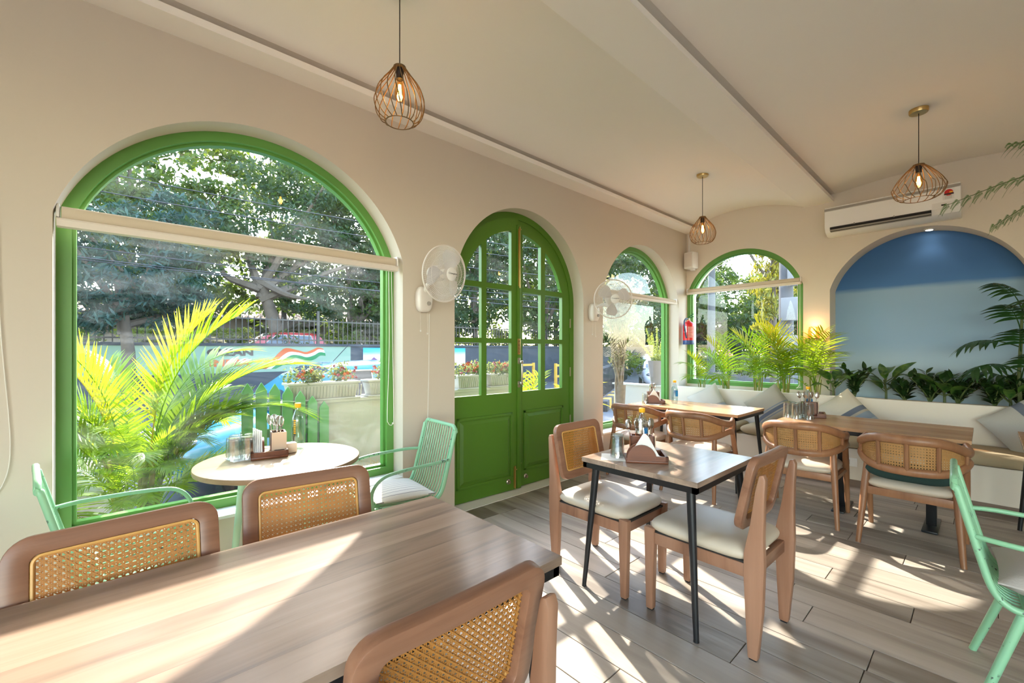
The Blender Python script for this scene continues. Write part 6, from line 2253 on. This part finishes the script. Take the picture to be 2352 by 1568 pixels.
tree('far round tree in the middle of the end window', 30, 9.0, 3.0, [(0, 0, 4.0, 3.0, 1.8), (1.0, -1.6, 6.2, 2.4, 1.2), (0, 2, 2.9, 2.0, 1.0)], 9000, 'tree2', 10, 0.28)
tree('dark tree at the right of the end window', 28, 4.6, 2.6, [(0, 0, 3.4, 2.8, 1.9), (0, -2.2, 4.0, 2.2, 1.8)], 8000, 'tree1', 11, 0.28)
tree('yellow-leaved weeping tree draped beside the utility pole', 13.6, 4.02, 4.2, [(0, 0, 5.2, 0.62, 1.2), (0.0, 0.05, 3.6, 0.50, 1.0), (0, 0.15, 2.4, 0.38, 0.7), (0, 0.45, 5.8, 0.5, 0.6)], 5200, 'tree4', 12, 0.17, 0.26, up=-1.6, r0=0.10)
tree('hedge-like shrub row behind the railings', 3, 17.3, 0.9, [(-7 + 2.2 * k, 0.1, 1.85, 1.2, 0.60) for k in range(17)], 16000, 'hedge', 13, 0.13, 0.5, r0=0.05)
tree('hedge along the road beyond the far window', 20, 10.5, 0.7, [(-3 + 1.8 * k, -0.6 * k, 0.95, 1.2, 0.55) for k in range(7)], 7000, 'hedge', 14, 0.16, 0.5, r0=0.05)

for k in range(9):
    tree('tall tree in the far backdrop of the park, number of clumps varying' if False else ('backdrop park tree behind the street trees, %s' % ('far left', 'left of the large window', 'behind the great tree', 'at the right of the large window', 'behind the left door panes', 'behind the right door panes', 'behind the far window', 'left of the end window', 'middle of the end window')[k]),
         (-6, 0.5, 6.5, 12.5, 19.0, 24.5, 28.0, 36.0, 40.0)[k], (22, 24, 25, 24, 24, 22, 19, 17, 12)[k], 4.0,
         [(0, 0, 3.6, 3.4, 2.0), (1.6, 0, 6.8, 3.0, 2.0), (-1.6, 0.3, 6.4, 2.6, 2.0)] + ([(0.4, 0, 9.6, 2.8, 1.6), (2.4, 0, 9.4, 2.0, 1.4)] if k not in (1, 7, 8) else []) + ([(0, 0, 9.5, 3.0, 2.0), (0.5, 0.3, 12.6, 3.2, 2.0), (-0.6, 0, 15.6, 2.8, 1.8), (-3.0, 0, 12.0, 2.4, 2.0)] if k < 3 else [(0, 0, 12.4, 3.0, 1.8), (-2.6, 0, 11.0, 2.4, 1.6)] if k < 6 else []), 7500 if k > 5 else 12000, 'tree1' if k % 2 else 'tree2', 200 + k, 0.34, 0.45)
tree('long dark hedge closing the road beyond the far window', 27, 15.5, 1.5, [(-1 + 2.0 * k, -1.1 * k, 1.9, 1.5, 1.5) for k in range(8)], 12000, 'tree1', 15, 0.26, 0.5, r0=0.06)
tree('dark hedge far down the road in the end window', 44, 10, 1.5, [(0, 10 - 2.6 * k, 1.9, 1.9, 1.8) for k in range(9)], 9000, 'tree1', 16, 0.4, 0.5, r0=0.06)
# utility poles and wires
def pole(label, x, y, h, r, boxes=(), arm=0.7, lean=0.0):
    t = thing('utility_pole', label, 'pole', (x, y, GZ), 0, 'utility poles')
    b = MB(); b.tube([(0, 0, 0), (lean * h, 0, h)], [r, r * 0.72], 12); b.obj('shaft', 'polegrey', t)
    for k in (0.94, 0.86):
        b = MB(); b.box((lean * h * k, 0, h * k), (0.07, arm * 2, 0.07)); ca = b.obj('cross_arm', 'black', t)
        for s_ in (-1, 1):
            b = MB(); b.lathe([(0.03, 0), (0.045, 0.03), (0.03, 0.06), (0.045, 0.09), (0.02, 0.13)], 10, Matrix.Translation((lean * h * k, s_ * arm * 0.9, h * k + 0.03))); b.obj('insulator', 'pwhite', ca)
    for (dy, z, w, hh) in boxes:
        b = MB(); b.box((-r - 0.08, dy, z), (0.16, w, hh)); b.obj('service_box', 'boxgrey', t, bevel=0.01)
    return t
pole('slim leaning utility pole at the left of the end window', 16.0, 6.75, 6.2, 0.15, (), 0.55, 0.02)
pole('stout utility pole with meter boxes at the right of the end window', 11.5, 3.12, 6.5, 0.17, ((-0.28, 3.3, 0.34, 0.46), (-0.16, 2.55, 0.36, 0.52), (-0.12, 1.75, 0.42, 0.4)), 0.5)
GWI = 'overhead wires over the street'
def wire(label, p, q, sag, r=0.012):
    P = [Vector(p).lerp(Vector(q), i / 16) - Vector((0, 0, sag * 4 * (i / 16) * (1 - i / 16))) for i in range(17)]
    b = MB(); b.tube(P, r, 4)
    tag(b.obj('overhead_wire', 'black'), label, 'wire', GWI)
for k, (z0, z1) in enumerate(((4.9, 5.4), (4.55, 5.0), (4.2, 4.4), (3.55, 3.6), (3.3, 3.4))):
    wire('thin overhead cable strung in front of the trees', (-6, 11.5, z0), (15.5, 11.0, z1), 0.35, 0.010)
wire('pale cable crossing the large window just below the blind', (-5, 10.0, 3.0), (16, 9.6, 2.75), 0.1, 0.009)
for k in range(4):
    wire('cable running from the slim pole to the stout pole', (16.0, 6.3 + 0.3 * k, 5.4 - 0.3 * k), (11.5, 2.9 + 0.15 * k, 5.9 - 0.35 * k), 0.3 + 0.1 * k, 0.014)
    wire('cable running on from the slim pole down the street', (16.0, 6.3 + 0.3 * k, 5.4 - 0.3 * k), (40, 11 + 0.4 * k, 5.2 - 0.2 * k), 0.6, 0.014)
# painted kerb beyond the far window
kb = thing('painted_kerb', 'black and yellow kerb along the road beyond the far window', 'kerb', (12.5, 8.4, GZ), R(28))
for k in range(14):
    b = MB(); b.box((-3.2 + k * 0.5, 0, 0.14), (0.48, 0.22, 0.28)); b.obj('kerb_block', 'barrier' if k % 2 else 'dark', kb, bevel=0.02)
t = thing('road_railing', 'dark railings along the road beyond the far window', 'fence', (14.2, 9.6, GZ), R(28))
b = MB()
for k in range(70):
    b.box((-5.2 + k * 0.15, 0, 0.65), (0.03, 0.03, 0.9))
b.obj('bars', 'black', t, smooth=False, kind='stuff')
b = MB(); b.bx(-5.3, 5.3, -0.03, 0.03, 1.06, 1.12); b.obj('fence_rail', 'black', t)

# a passer-by far down the road
def person(label, x, y, rz):
    t = thing('person', label, 'person', (x, y, GZ), rz)
    def skin(nodes, edges, mat, nm):
        me = bpy.data.meshes.new(nm)
        me.from_pydata([n[:3] for n in nodes], edges, [])
        o = link(nm, me, t)
        md = o.modifiers.new('skin', 'SKIN')
        for i, n in enumerate(nodes):
            me.skin_vertices[0].data[i].radius = (n[3], n[4] if len(n) > 4 else n[3])
        me.skin_vertices[0].data[0].use_root = True
        o.modifiers.new('sub', 'SUBSURF').levels = 2
        o.modifiers['sub'].render_levels = 2
        dg = bpy.context.evaluated_depsgraph_get()
        m2 = bpy.data.meshes.new_from_object(o.evaluated_get(dg))
        o.modifiers.clear()
        o.data = m2
        if not m2.materials:
            m2.materials.append(M[mat])
        return o
    skin([(0, 0, 0.93, .15, .11), (0, 0, 1.15, .15, .10), (0, 0, 1.38, .17, .10), (0, 0, 1.50, .055, .055), (0, 0.01, 1.62, .085, .10), (0, 0, 1.72, .06, .07),
          (-.19, 0, 1.40, .06), (-.25, 0.02, 1.14, .047), (-.24, .10, .92, .036), (-.24, .13, .82, .03), (.19, 0, 1.40, .06), (.25, 0.0, 1.14, .047), (.25, .05, .90, .036), (.25, .08, .80, .03),
          (-.09, 0, .86, .10), (-.10, .06, .48, .07), (-.10, -.02, .07, .05), (-.10, .12, .04, .04), (.09, 0, .86, .10), (.10, -.03, .48, .07), (.10, -.16, .08, .05), (.10, -.03, .04, .04)],
         [(0, 1), (1, 2), (2, 3), (3, 4), (4, 5), (2, 6), (6, 7), (7, 8), (8, 9), (2, 10), (10, 11), (11, 12), (12, 13), (0, 14), (14, 15), (15, 16), (16, 17), (0, 18), (18, 19), (19, 20), (20, 21)], 'skin', 'body')
    skin([(0, 0, 0.90, .175, .13), (0, 0, 1.15, .175, .12), (0, 0, 1.40, .185, .115), (0, 0, 1.47, .08, .075), (-.2, 0, 1.39, .078), (-.235, 0.01, 1.22, .07), (.2, 0, 1.39, .078), (.235, 0, 1.22, .07)],
         [(0, 1), (1, 2), (2, 3), (2, 4), (4, 5), (2, 6), (6, 7)], 'shirt', 'shirt')
    skin([(0, 0, 0.92, .165, .12), (-.09, 0, .84, .112), (-.10, .06, .48, .085), (-.10, -.01, .12, .07), (.09, 0, .84, .112), (.10, -.03, .48, .085), (.10, -.14, .13, .07)],
         [(0, 1), (1, 2), (2, 3), (0, 4), (4, 5), (5, 6)], 'trousers', 'trousers')
    b = MB(); b.ellip((0, -0.015, 1.70), (0.092, 0.108, 0.085), 14, 8); b.obj('hair', 'hair', t)
    return t
person('distant pedestrian in a pink shirt walking on the road outside', 26.0, 9.95, R(70))
